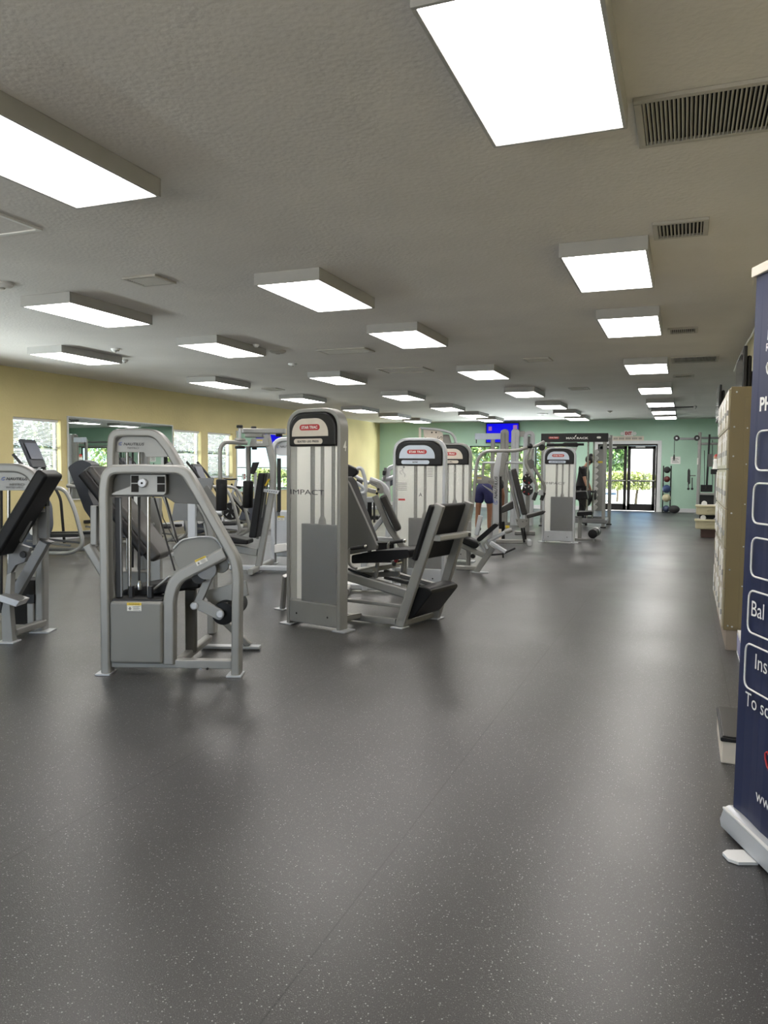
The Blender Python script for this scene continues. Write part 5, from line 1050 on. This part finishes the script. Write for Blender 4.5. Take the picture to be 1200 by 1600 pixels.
# ---- cable crossover by the back wall
f = Fr(.32, 26.2, 0); z = Q(f, 1060, 660, 8); t = machine(f, 'cable_crossover', 'cable machine with a sideways arm and black stack at the far green wall')
for x in (.06, 2.75): rt(t, 'upright', [Vector((x, 0, .01)), Vector((x, 0, z(250, 125).z))], .10, .10, 'silver')
for y in (195, 268): zz = z(300, y).z; rt(t, 'crossbar', [Vector((.0, 0, zz)), Vector((2.8, 0, zz))], .07, .07, 'silver_dark' if y == 195 else 'silver')
zz = z(300, 893).z; rt(t, 'low_crossbar', [Vector((.05, 0, zz)), Vector((1.0, 0, zz))], .08, .08, 'silver')
zz = z(0, 205).z; rt(t, 'side_arm', [Vector((-.62, 0, zz)), Vector((.06, 0, zz))], .07, .06, 'silver_dark'); 
for x in (-.62, -.02, .75): MB().lathe((x, -.06, zz+.02), (x, .0, zz+.02), [(0, .08), (.3, .09), (.7, .09), (1, .08)], 18).build('pulley', 'black', t, smooth=True); MB().cyl((x, -.065, zz+.02), (x, -.06, zz+.02), .03).build('pulley_hub', 'silver_light', t)
tb(t, 'cable', [Vector((-.68, -.03, zz)), Vector((-.68, -.03, z(-50, 450).z+.15))], .008, 'rubber'); a = Vector((-.68, -.03, z(0, 400).z)); MB().lathe(a, a-Vector((0, 0, .2)), [(0, .015), (.5, .03), (1, .015)], 10).build('hand_grip', 'rubber', t, smooth=True)
s0, s1 = z(280, 780), z(425, 870); MB().span((s0.x, .02, s1.z), (s1.x, .2, s0.z)).build('weight_stack_top', 'black', t, bevel=.006)
s0, s1 = z(240, 905), z(480, 1045); MB().span((s0.x, .02, .05), (s1.x, .2, s0.z)).build('weight_stack', 'black', t, bevel=.006)
tb(t, 'cable', [z(390, 150, -.05), z(352, 830, -.05)], .03, 'black'); tb(t, 'cable', [z(325, 350, .0), z(325, 780, .0)], .01, 'rubber'); tb(t, 'cable', [z(425, 220), z(425, 780)], .01, 'rubber')
MB().span((z(372, 400, -.2).x, -.2, z(372, 555, -.2).z), (z(435, 400, -.2).x, -.17, z(372, 395, -.2).z)).build('instruction_board', 'shroud', t, bevel=.004)
slab(t, 'hanging_pad', [z(130, 575, -.1), z(148, 600, -.1), z(148, 760, -.1), z(130, 780, -.1), z(112, 740, -.1), z(115, 600, -.1)], .12, 'rubber', .01); tb(t, 'pad_peg', [z(148, 665, -.04), z(215, 665, 0)], .015, 'chrome')
for X in (125, 172): q1 = z(X, 830, -.04); tb(t, 'hanging_rope', [z(X, 690, -.04), q1], .014, 'black'); MB().ball(q1, .04, 10, 6).build('rope_ball', 'rubber', t, smooth=True)
o1, o2 = z(230, 528, -.052), z(250, 445, -.052); MB().span((o1.x, -.055, o1.z), (o2.x, -.051, o2.z)).build('white_label', 'sticker_w', t); feet(t, [Vector((.06, 0, 0)), Vector((2.75, 0, 0))], .2)
MB().span((2.3, .02, .05), (2.68, .2, .9)).build('weight_stack', 'black', t, bevel=.006)
# ================================================================== things along the back wall
p = lambda px, py: at_y(px, py, YB)
a, b_ = p(975, 673), p(989.3, 681.5); t = thing('exit_sign', 'red lettered exit sign with two lamp heads above the doors', 'exit sign', ((a.x+b_.x)/2, YB, b_.z)); w, h = (b_.x-a.x), a.z-b_.z
MB().span((-w/2, -.06, 0), (w/2, 0, h)).build('housing', 'white', t, bevel=.006); text('EXIT', h*.6, 'red', t, (0, -.062, h*.2), (1, 0, 0), (0, 0, 1), .002, 'exit_lettering', w*.7, bold=.06, align='CENTER')
for s in (-1, 1): MB().lathe((s*(w/2+.05), -.03, h*.45), (s*(w/2+.05), -.11, h*.45), [(0, .03), (.5, .06), (1, .055)], 14).build('lamp_head', 'white', t, smooth=True)
a, b_ = p(956, 681.8), p(1006, 688.8); t = thing('notice_board', 'long pale notice board directly above the door frame', 'sign', ((a.x+b_.x)/2, YB, b_.z)); w, h = (b_.x-a.x), a.z-b_.z
MB().span((-w/2, -.02, 0), (w/2, 0, h)).build('board', 'plate_cream', t, bevel=.003); mb = MB()
for k in range(26):
    if k % 6 != 4: mb.span((-w*.44+k*w*.034, -.022, h*.3), (-w*.44+k*w*.034+w*.02, -.02, h*.7))
mb.build('illegible_lettering', 'ink_grey', t)
a, b_ = p(1048, 713.5), p(1063, 725); t = thing('paper_notice', 'white paper sheet taped to the green wall', 'paper', ((a.x+b_.x)/2, YB, b_.z)); w, h = b_.x-a.x, a.z-b_.z
MB().span((-w/2, -.004, 0), (w/2, -.001, h)).build('sheet', 'paper', t); mb = MB()
for k in range(5): mb.span((-w*.35, -.0045, h*(.2+k*.13)), (w*(.35-.1*(k % 3)), -.004, h*(.2+k*.13)+.012))
mb.build('printed_lines', 'ink_grey', t)
def tv(x, y, z_, w, h, rz, label, screen, mt=.12):
    t = thing('television', label, 'television', (x, y, z_), rz)
    MB().span((-w/2, -.05, 0), (w/2, -.015, h)).build('casing', 'black', t, bevel=.008); MB().span((-w/2+.06, -.015, h*.15), (w/2-.06, .03, h*.85)).build('rear_housing', 'black', t, bevel=.02); MB().span((-w/2+.03, -.053, .04), (w/2-.03, -.05, h-.03)).build('screen', screen, t)
    MB().span((-.12, 0, h*.35), (.12, mt, h*.65)).build('wall_mount', 'black', t); return t
M['screen_blue'] = mat('lit_blue_screen', (.002, .002, .02), .5, spec=.1, emit=((.004, .003, 1), .45)); M['screen_off'] = mat('dark_glossy_screen', (.015, .015, .02), .08, noise=(4, .1))
M['screen_text'] = mat('lit_screen_text', (.2, .1, .3), .4, emit=((.5, .15, .4), .25))
a, b_ = at_y(759.5, 661, 26.85), at_y(811, 692.5, 26.85); t = tv((a.x+b_.x)/2, 26.88, b_.z, b_.x-a.x, a.z-b_.z, 0, 'blue lit television high on the far green wall', 'screen_blue')
w, h = b_.x-a.x, a.z-b_.z; MB().span((w*.32, -.055, h*.55), (w*.44, -.053, h*.88)).build('screen_picture', 'screen_text', t); MB().span((-w*.42, -.055, h*.62), (-w*.32, -.053, h*.82)).build('screen_picture', 'screen_text', t)
tv(.54, 8.85, 2.02, 1.15, .56, -PI/2, 'wall mounted television seen edge on above the tan lockers', 'screen_off', .15); tv(.47, 12.8, 2.12, 1.1, .50, -PI/2, 'smaller far television edge on beyond the lockers', 'screen_off', .22)
b = MB().tube([(.675, 3.0+k*.5, 2.97+.02*math.sin(k*1.7)) for k in range(22)], .011, 6); tag(b.build('wall_cable', 'white', smooth=True), 'thin white cable running along the top of the right wall', 'cable')
b = MB().box((.60, 7.05, 2.105), (.12, .25, .20)).build('paper_bag', 'paper', bevel=.01); tag(b, 'pale crumpled bag on top of the tan lockers beside the television', 'bag')
# medicine balls
t = thing('ball_rack', 'slim black upright rack holding medicine balls beside the door frame', 'rack', (-.56, 26.6, 0))
for x in (-.115, .115): MB().tube([(x, 0, .01), (x, 0, 1.52)], .02, 8).build('rack_post', 'door_black', t, smooth=True)
MB().span((-.13, -.18, 0), (.13, .18, .02)).build('rack_base', 'door_black', t)
dz = zoomer(920, 660, 6); bl = [(715, 445, .105, 'rubber', 'black medicine ball at the top of the wall rack'), (713, 532, .10, 'redball', 'dark red medicine ball, second from the top of the rack'), (712, 623, .13, 'blueball', 'blue medicine ball in the middle of the rack'), (708, 707, .13, 'creamball', 'cream medicine ball above the lowest ball of the rack'), (700, 812, .11, 'blueball2', 'slate blue medicine ball at the bottom of the rack')]
M['redball'] = mat('dark_red_rubber', (.10, .018, .015), .5, noise=(5, .1)); M['blueball'] = mat('blue_rubber', (.025, .05, .13), .5, noise=(5, .1)); M['creamball'] = mat('cream_rubber', (.50, .46, .30), .5, noise=(5, .1)); M['blueball2'] = mat('slate_rubber', (.03, .045, .09), .5, noise=(5, .1))
for X, Y, r_, m, lab in bl:
    c = at_y(*dz(X, Y), 26.45); zc = max(c.z, r_+.022); o = MB().ball((0, 0, 0), r_, 24, 14).build('medicine_ball', m, smooth=True); o.location = (-.56, 26.42, zc); tag(o, lab, 'ball', 'medicine balls on the rack')
    for s in (-1, 1): MB().span((s*.11-.012, -.30, zc-r_-.012), (s*.11+.012, 0, zc-r_+.006)).build('ball_arm', 'door_black', t)
c = at_y(*dz(782, 813), 26.5); o = MB().ball((0, 0, 0), .17, 24, 14, (1, .8, .75)).build('slam_ball', 'rubber', smooth=True); o.location = (c.x+.06, 26.3, .128); tag(o, 'squashed black ball lying on the floor right of the ball rack', 'ball')
# cream tubs
def tub(x, y, z_, lab):
    t = thing('plastic_tub', lab, 'tub', (x, y, z_)); w, d_, h = .62, .5, .20
    o = lambda s, zz: cfillet([Vector((-w/2*s, -d_/2*s, zz)), Vector((w/2*s, -d_/2*s, zz)), Vector((w/2*s, d_/2*s, zz)), Vector((-w/2*s, d_/2*s, zz))], .14, 5)
    MB().prism(o(.96, 0), (0, 0, h-.03)).build('body', 'cream', t, bevel=.02, seg=3); MB().prism(o(1.02, h-.045), (0, 0, .04)).build('rim', 'cream', t, bevel=.012)
    MB().prism(o(.85, h-.012), (0, 0, .012)).build('inset', 'plate_cream', t)
    MB().tube(cfillet([Vector((-.10, -d_/2*.97-.003, .04)), Vector((.25, -d_/2*.97-.003, .04)), Vector((.25, -d_/2*.97-.003, .12)), Vector((-.10, -d_/2*.97-.003, .12))], .04), .006, 6, True).build('moulded_ring', 'cream', t, smooth=True)
    MB().lathe((-.15, -.19, h+.03), (-.15, -.16, h+.03), [(0, .045), (.3, .055), (.7, .055), (1, .045)], 18).build('round_dial', 'white', t, smooth=True); MB().cyl((-.15, -.175, h-.01), (-.15, -.175, h+.0), .02, 10).build('dial_stem', 'white', t)
    MB().tube(fillet([(.05, -.1, h), (.10, -.1, h+.045), (.25, -.1, h+.045), (.29, -.1, h)], .03), .012, 8).build('handle', 'white', t, smooth=True); return t
xb, yb_ = .51, 17.25
t = thing('storage_crate', 'dark brown crate under the cream tubs on the floor', 'crate', (xb, yb_, 0)); MB().prism(cfillet([Vector((-.19, -.2, 0)), Vector((.19, -.2, 0)), Vector((.19, .2, 0)), Vector((-.19, .2, 0))], .03), (0, 0, .17)).build('body', 'brown', t, bevel=.01); MB().span((-.2, -.21, .155), (.2, .21, .172)).build('lid', 'brown', t, bevel=.004)
tub(xb, yb_, .173, 'lower cream plastic tub with a white round dial, on the brown crate'); tub(xb+.01, yb_+.02, .465, 'upper cream plastic tub with a white dial, topmost of the stack')
t = thing('exercise_step', 'flat dark step held between the two cream tubs', 'step', (xb, yb_, .374)); MB().span((-.22, .0, 0), (.22, .2, .089)).build('deck', 'rubber', t, bevel=.01); MB().span((-.22, .0, .02), (.22, -.01, .03)).build('edge', 'black', t)
c = at_y(1118, 722, 24); t = thing('figurine', 'small pale figure with a red top on a black shelf by the cable machine', 'figurine', (c.x+.02, 24, at_y(1118, 733, 24).z))
MB().lathe((0, 0, 0), (0, 0, .33), [(0, .10), (.3, .085), (.55, .07), (.75, .085), (1, .04)], 14).build('body', 'paper', t, smooth=True); MB().ball((0, 0, .33), .07, 12, 8).build('head', 'skin_light', t, smooth=True); MB().lathe((0, 0, .36), (0, 0, .43), [(0, .075), (1, .03)], 12).build('red_cap', 'red', t, smooth=True)
b0 = at_y(1118, 740, 24); t = thing('shelf_unit', 'black topped stand under the small pale figure', 'stand', (c.x+.02, 24, 0)); MB().span((-.14, -.12, at_y(1118, 741, 24).z), (.16, .12, at_y(1118, 733, 24).z)).build('top_box', 'black', t, bevel=.005); MB().span((-.03, -.03, 0), (.03, .03, at_y(1118, 741, 24).z)).build('post', 'silver', t); MB().span((-.15, -.15, 0), (.15, .15, .02)).build('base', 'black', t)

# ================================================================== lockers on the right
LX0, LX1 = .30, XR-.005
def locker(y0, y1, lab, proto=[None]):
    if proto[0]: return copy_tree(proto[0], (0, y0-6.37, 0), 0, lab)
    t = thing('locker_unit', lab, 'locker', (0, 0, 0), 0, 'tan metal lockers along the right wall'); proto[0] = t
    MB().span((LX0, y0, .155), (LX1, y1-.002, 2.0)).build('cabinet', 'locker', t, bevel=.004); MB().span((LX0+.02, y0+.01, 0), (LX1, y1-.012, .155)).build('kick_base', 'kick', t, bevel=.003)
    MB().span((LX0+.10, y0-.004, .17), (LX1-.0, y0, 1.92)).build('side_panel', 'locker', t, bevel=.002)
    for x, zz in ((.34, 1.96), (.33, 1.70), (.42, 1.69), (.33, 1.48), (.42, 1.42), (.33, 1.05), (.42, 1.12), (.33, .62), (.42, .80), (.33, .19), (.36, .185), (.42, .5)): MB().lathe((x, y0, zz), (x, y0-.008, zz), [(0, .007), (1, .004)], 8).build('rivet', 'silver_light', t)
    n = 6; cw = (y1-y0)/3
    for c_ in range(3):
        for k in range(n):
            z0_ = .17+k*(1.82/n); ya = y0+c_*cw+.008; yb2 = ya+cw-.016
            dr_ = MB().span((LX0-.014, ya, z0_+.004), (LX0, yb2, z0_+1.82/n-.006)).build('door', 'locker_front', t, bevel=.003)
            MB().span((LX0-.026, ya+.02, z0_+.10), (LX0-.014, ya+.045, z0_+.14)).build('latch', 'steel', dr_, bevel=.003); MB().span((LX0-.016, ya+.08, z0_+.22), (LX0-.014, ya+.16, z0_+.25)).build('number_card', 'paper', dr_)
            MB().cyl((LX0-.014, yb2-.004, z0_+.06), (LX0-.014, yb2-.004, z0_+.24), .004, 6).build('hinge', 'locker_front', dr_)
            if (c_+k*2) % 3 != 1: MB().span((LX0-.019, ya+.17, z0_+.03), (LX0-.015, yb2-.02, z0_+.28)).build('door_glare_slip', 'paper', dr_)  # white slips stand for the sky glare on the locker doors
    return t
locker(6.37, 7.30, 'tan metal locker unit nearest the camera, its plain side facing the camera'); locker(7.31, 8.24, 'farther tan metal locker unit behind the nearest one')
# printed carton beside the lockers
t = thing('cardboard_carton', 'white and purple printed carton on the floor behind the blue banner', 'box', (.55, 6.1, 0))
MB().span((-.155, -.22, 0), (.14, .22, .175)).build('carton', 'paper', t, bevel=.003)
M['purple'] = mat('purple_print', (.16, .07, .30), .5, noise=(20, .2)); M['bluep'] = mat('blue_print', (.10, .22, .50), .5, noise=(20, .2))
for k in range(5): MB().prism([Vector((-.157, -.2+k*.085, .03)), Vector((-.157, -.17+k*.085, .03)), Vector((-.157, -.12+k*.085, .15)), Vector((-.157, -.15+k*.085, .15))], (.001, 0, 0)).build('printed_stripe', 'purple' if k % 2 else 'bluep', t)
# white box with black lid
t = thing('lidded_box', 'white box with a black lid on the floor beside the banner base', 'box', (.37, 4.12, 0))
MB().span((-.18, -.245, 0), (.2, .25, .105)).build('box_body', 'plate_cream', t, bevel=.008); MB().span((-.185, -.25, .105), (.2, .255, .125)).build('lid_edge', 'black', t, bevel=.006); MB().span((-.175, -.24, .125), (.19, .245, .132)).build('lid_top', 'vinyl_grey', t, bevel=.003)

# roll up banner
M['banner'] = mat('navy_banner_print', (.012, .020, .068), .42, noise=(3, .08))
ang = math.radians(-67); t = thing('rollup_banner', 'navy blue roll up banner with white lettering at the right edge', 'banner', (.205, 3.14, 0), ang); t.rotation_euler = (-.0105, 0, ang)
W = .82; HB = 2.10; Y0 = 0
base = [Vector((-.02, y_, z_)) for y_, z_ in ((-.04, .015), (-.045, .045), (-.03, .09), (-.012, .098), (.012, .098), (.03, .09), (.045, .045), (.04, .015))]
MB().prism(base, (W+.04, 0, 0)).build('base_housing', 'silver_light', t, bevel=.003)
MB().span((-.022, -.04, .02), (-.019, .04, .06)).build('end_cap', 'black', t)
MB().span((-.02, -.036, .084), (W+.02, -.012, .092)).build('base_edge', 'white', t, bevel=.002)
for x in (.155, .62):
    MB().prism([Vector(p_) for p_ in ((x, -.03, .0), (x+.09, -.03, 0), (x+.09, -.10, 0), (x+.065, -.125, 0), (x+.02, -.125, 0), (x, -.10, 0))], (0, 0, .012)).build('swing_foot', 'white', t, bevel=.002)
n = 16; sh = MB()
for i in range(n+1):
    x = W*i/n; bow = .004*math.sin(i*1.1)
    sh.v += [(x, -.004+bow, .10), (x, -.004, HB-.02), (x, .0-.0028+bow, .10), (x, -.0028, HB-.02)]
for i in range(n):
    a0 = i*4; b0 = a0+4; sh.f += [(a0, b0, b0+1, a0+1), (a0+2, a0+3, b0+3, b0+2), (a0+1, b0+1, b0+3, a0+3), (a0, a0+2, b0+2, b0)]; sh.m += [0]*4
sh.f += [(0, 1, 3, 2), (n*4, n*4+2, n*4+3, n*4+1)]; sh.m += [0]*2
sh.build('banner_sheet', 'banner', t, smooth=False)
MB().span((-.015, -.018, HB-.025), (W+.015, .012, HB+.012)).build('top_rail', 'plate_cream', t, bevel=.004)
MB().tube([(W/2, .03, .05), (W/2, .03, HB)], .01, 8).build('support_pole', 'silver', t, smooth=True)
FB = Fr(.205, 3.14, math.degrees(ang))
def bt(px0, py0, body, hpx, name='banner_lettering', bold=0):
    """white words measured on the banner plane: baseline start pixel and the pixel height there"""
    o = FB.pt(px0, py0, -.012); o2 = FB.pt(px0, py0-hpx, -.012); text(body, o2.z-o.z, 'white_print', t, o, (1, 0, 0), (0, 0, 1), .001, name, bold=bold)
bt(1189, 549, 'Re', 12); bt(1180, 643, 'PH', 22, bold=.03); bt(1170.5, 962, 'Bal', 24); bt(1177, 1045, 'Ins', 24); bt(1162, 1101, 'To sch', 22); bt(1180, 1250, 'ww', 13)
def outline(pts, m='white_print', r=.0035, closed=True, fl=0, name='outline_box'):
    P = [FB.pt(x, y, -.012) for x, y in pts]; P = cfillet(P, fl) if closed and fl else P
    MB().tube(P, r, 6, closed).build(name, m, t, smooth=True)
for y0, y1, x in ((677, 730, 1176), (758, 812, 1172), (842, 895, 1170), (924, 982, 1166), (1006, 1068, 1162)):
    a = FB.pt(x, y0+10, -.012); b_ = FB.pt(x, y1-8, -.012); zc, hz_ = (a.z+b_.z)/2, (a.z-b_.z)/2+.03
    MB().tube(cfillet([Vector((a.x, -.012, zc-hz_)), Vector((W-.06, -.012, zc-hz_)), Vector((W-.06, -.012, zc+hz_)), Vector((a.x, -.012, zc+hz_))], .035), .0035, 6, True).build('outline_box', 'white_print', t, smooth=True)
outline([(1199, 487), (1193, 488.5), (1193, 499), (1199, 497.5)], closed=False, name='emblem_stroke'); outline([(1199, 506), (1193, 508)], closed=False, name='emblem_stroke'); outline([(1199, 513), (1193, 515), (1192, 531)], closed=False, name='emblem_stroke')
outline([(1199, 571), (1196, 567), (1192, 567), (1190, 573), (1191, 581), (1193.5, 585)], closed=False, name='heart_outline'); outline([(1193.5, 585), (1196.5, 591), (1199.5, 585)], 'red', closed=False, name='heart_tip')
outline([(1199.5, 1180), (1197, 1175), (1194, 1177), (1194, 1185), (1196.5, 1196), (1200, 1204)], 'red', closed=False, name='heart_outline')

# ================================================================== people
def skinned(name, verts, edges, rad, m, parent=None, sub=2, root=0):
    me = bpy.data.meshes.new(name); me.from_pydata([tuple(v) for v in verts], edges, []); o = bpy.data.objects.new(name, me); C.objects.link(o); o.parent = parent
    me.materials.append(M[m]); sk = o.modifiers.new('skin', 'SKIN'); sk.use_smooth_shade = True
    ly = me.skin_vertices[0].data
    for i, r_ in enumerate(rad): ly[i].radius = r_ if isinstance(r_, tuple) else (r_, r_); ly[i].use_root = (i == root)
    o.modifiers.new('sub', 'SUBSURF').levels = sub; o.modifiers['sub'].render_levels = sub; return o
def person(name, label, f, J, clothes, face_dir, hair=None, skin='skin'):
    """J: joints in the person's frame; the body is one skinned surface, clothes are slightly larger surfaces over it"""
    t = thing('person', label, 'person', tuple(f.o), f.a)
    K = ['pelvis', 'waist', 'chest', 'neck0', 'neck1', 'head', 'crown', 'sl', 'el', 'wl', 'pl', 'sr', 'er', 'wr', 'pr', 'hl', 'kl', 'al', 'tl', 'hr', 'kr', 'ar', 'tr']
    V = [Vector(J[k]) for k in K]; I = {k: i for i, k in enumerate(K)}
    Ed = [('pelvis', 'waist'), ('waist', 'chest'), ('chest', 'neck0'), ('neck0', 'neck1'), ('neck1', 'head'), ('head', 'crown'), ('chest', 'sl'), ('sl', 'el'), ('el', 'wl'), ('wl', 'pl'), ('chest', 'sr'), ('sr', 'er'), ('er', 'wr'), ('wr', 'pr'), ('pelvis', 'hl'), ('hl', 'kl'), ('kl', 'al'), ('al', 'tl'), ('pelvis', 'hr'), ('hr', 'kr'), ('kr', 'ar'), ('ar', 'tr')]
    R_ = {'pelvis': (.13, .10), 'waist': (.12, .09), 'chest': (.145, .10), 'neck0': .06, 'neck1': .052, 'head': .088, 'crown': .075, 's': .055, 'e': .040, 'w': .027, 'p': .035, 'h': .09, 'k': .062, 'a': .042, 't': .035}
    rad = [R_.get(k, R_.get(k[0])) for k in K]
    E2 = [(I[a], I[b]) for a, b in Ed]
    # fingers: five short chains rooted in each palm
    for s in ('l', 'r'):
        w_, p_ = Vector(J['w'+s]), Vector(J['p'+s]); d_ = (p_-w_).normalized(); side = d_.cross(Vector(face_dir)); side = side.normalized() if side.length > .1 else Vector((0, 1, 0)); cu = side.cross(d_).normalized()
        for k in range(5):
            off = side*(.030-.019*k) if k < 4 else side*.038; L = (.060, .072, .066, .052, .045)[k]; st = p_+off*.8 if k < 4 else w_+d_*.02+side*.02
            i0 = len(V); V += [st+d_*.02, st+d_*(.02+L*.6)+(side*.02 if k == 4 else cu*.012), st+d_*(.02+L)+cu*.035]; rad += [.011, .0095, .008]; E2 += [(I['p'+s], i0), (i0, i0+1), (i0+1, i0+2)]
    skinned('body', V, E2, rad, skin, t)
    H_ = Vector(J['head']); fd = Vector(face_dir).normalized(); up = (Vector(J['crown'])-Vector(J['neck1'])).normalized(); sd = fd.cross(up).normalized(); fd = up.cross(sd).normalized() if False else fd
    MB().prism([H_+fd*.085+up*.03, H_+fd*.118-up*.025, H_+fd*.09-up*.032], sd*.018).build('nose', skin, t, bevel=.006)
    for s in (-1, 1):
        MB().ball(H_+sd*.086*s-up*.005, .026, 10, 8, (.6, .6, 1.2)).build('ear', skin, t, smooth=True); MB().ball(H_+sd*.032*s+fd*.083+up*.022, .010, 8, 6).build('eye', 'ink', t, smooth=True)
    MB().ball(H_+fd*.085-up*.055, .016, 8, 6, (1, 1.2, .4)).build('mouth', 'red', t, smooth=True)
    for cn, keys, edges, grow, m in clothes:
        pv = [Vector(J[k]) if isinstance(k, str) else Vector(k) for k in keys]; rr = grow; skinned(cn, pv, edges, rr, m, t)
    return t, H_, fd, up, sd
# person in black behind the rack, looking down to the right
pc = at_y(916, 741, 19.75); f = Fr(pc.x, 19.75, 0)
J = dict(pelvis=(-.10, 0, .92), waist=(-.10, 0, 1.08), chest=(-.07, 0, 1.30), neck0=(-.02, 0, 1.44), neck1=(.02, 0, 1.50), head=(.085, 0, 1.585), crown=(.08, 0, 1.665),
    sl=(-.06, .17, 1.38), el=(-.02, .21, 1.14), wl=(.08, .19, .93), pl=(.10, .18, .86), sr=(-.06, -.17, 1.38), er=(-.01, -.21, 1.13), wr=(.06, -.19, .92), pr=(.08, -.18, .85),
    hl=(-.10, .09, .86), kl=(-.06, .10, .48), al=(-.12, .10, .09), tl=(.05, .11, .04), hr=(-.10, -.09, .86), kr=(-.06, -.10, .48), ar=(-.12, -.10, .09), tr=(.05, -.11, .04))
t, H_, fd, up, sd = person('person', 'person in black T-shirt with dark tied-up hair, looking down behind the rack rods', f, J, [
    ('t_shirt', [(-.09, 0, 1.12), (-.06, 0, 1.30), 'sl', 'sr', (-.03, .20, 1.22), (-.03, -.20, 1.22), (-.10, 0, .90)], [(0, 1), (1, 2), (1, 3), (2, 4), (3, 5), (0, 6)], [.175, .19, .10, .10, .08, .08, .18], 'shirt_black'),
    ('trousers', ['pelvis', 'hl', 'kl', (-.12, .10, .14), 'hr', 'kr', (-.12, -.10, .14)], [(0, 1), (1, 2), (2, 3), (0, 4), (4, 5), (5, 6)], [.17, .12, .085, .065, .12, .085, .065], 'shirt_black'),
    ('shoe', ['al', 'tl'], [(0, 1)], [.048, .04], 'shoe'), ('shoe', ['ar', 'tr'], [(0, 1)], [.048, .04], 'shoe')], (.9, 0, -.45), skin='skin_light')
for s_ in ('l', 'r'): a_s, b_s = Vector(J['s'+s_]), Vector(J['e'+s_]); MB().lathe(a_s+(a_s-b_s)*.15, a_s.lerp(b_s, .72), [(0, .05), (.15, .078), (.9, .074), (1, .068)], 16).build('sleeve', 'shirt_black', t, smooth=True)
MB().ball(H_-fd*.025+up*.03, .108, 20, 12, (1, .95, 1)).build('hair', 'hair', t, smooth=True); MB().ball(H_-fd*.03+up*.14, .05, 14, 8).build('hair_bun', 'hair', t, smooth=True)
# person in navy shorts bending forward, back to the camera
pc = at_y(757, 741, 16.4); f = Fr(pc.x, 16.4, 76)      # u points away from the camera
J = dict(pelvis=(.0, 0, 1.0), waist=(.16, 0, 1.06), chest=(.38, 0, 1.06), neck0=(.52, 0, 1.06), neck1=(.58, 0, 1.05), head=(.68, 0, 1.02), crown=(.76, 0, 1.02),
    sl=(.42, .18, 1.04), el=(.48, .22, .80), wl=(.56, .18, .58), pl=(.58, .16, .51), sr=(.42, -.18, 1.04), er=(.48, -.22, .80), wr=(.56, -.18, .58), pr=(.58, -.16, .51),
    hl=(.0, .11, .92), kl=(-.02, .13, .50), al=(-.05, .14, .09), tl=(.12, .15, .04), hr=(.0, -.11, .92), kr=(.04, -.12, .50), ar=(.0, -.13, .09), tr=(.17, -.14, .04))
t, H_, fd, up, sd = person('person', 'person in navy shorts seen from behind, bending forward beyond the lettered column', f, J, [
    ('shirt', ['waist', 'chest', 'sl', 'sr', (.44, .21, .92), (.44, -.21, .92), (.05, 0, 1.02)], [(0, 1), (1, 2), (1, 3), (2, 4), (3, 5), (0, 6)], [(.13, .13), (.16, .13), .08, .08, .07, .07, (.14, .13)], 'shirt_black'),
    ('shorts', ['pelvis', 'hl', (-.01, .125, .60), 'hr', (.02, -.12, .60), (.09, 0, 1.04)], [(0, 1), (1, 2), (0, 3), (3, 4), (0, 5)], [(.165, .15), .125, .115, .125, .115, (.15, .13)], 'navy'),
    ('shoe', ['al', 'tl'], [(0, 1)], [.05, .042], 'shoe'), ('shoe', ['ar', 'tr'], [(0, 1)], [.05, .042], 'shoe')], (.6, 0, -.8))
MB().ball(H_+Vector((.03, 0, .03)), .105, 18, 12).build('hair', 'hair', t, smooth=True)
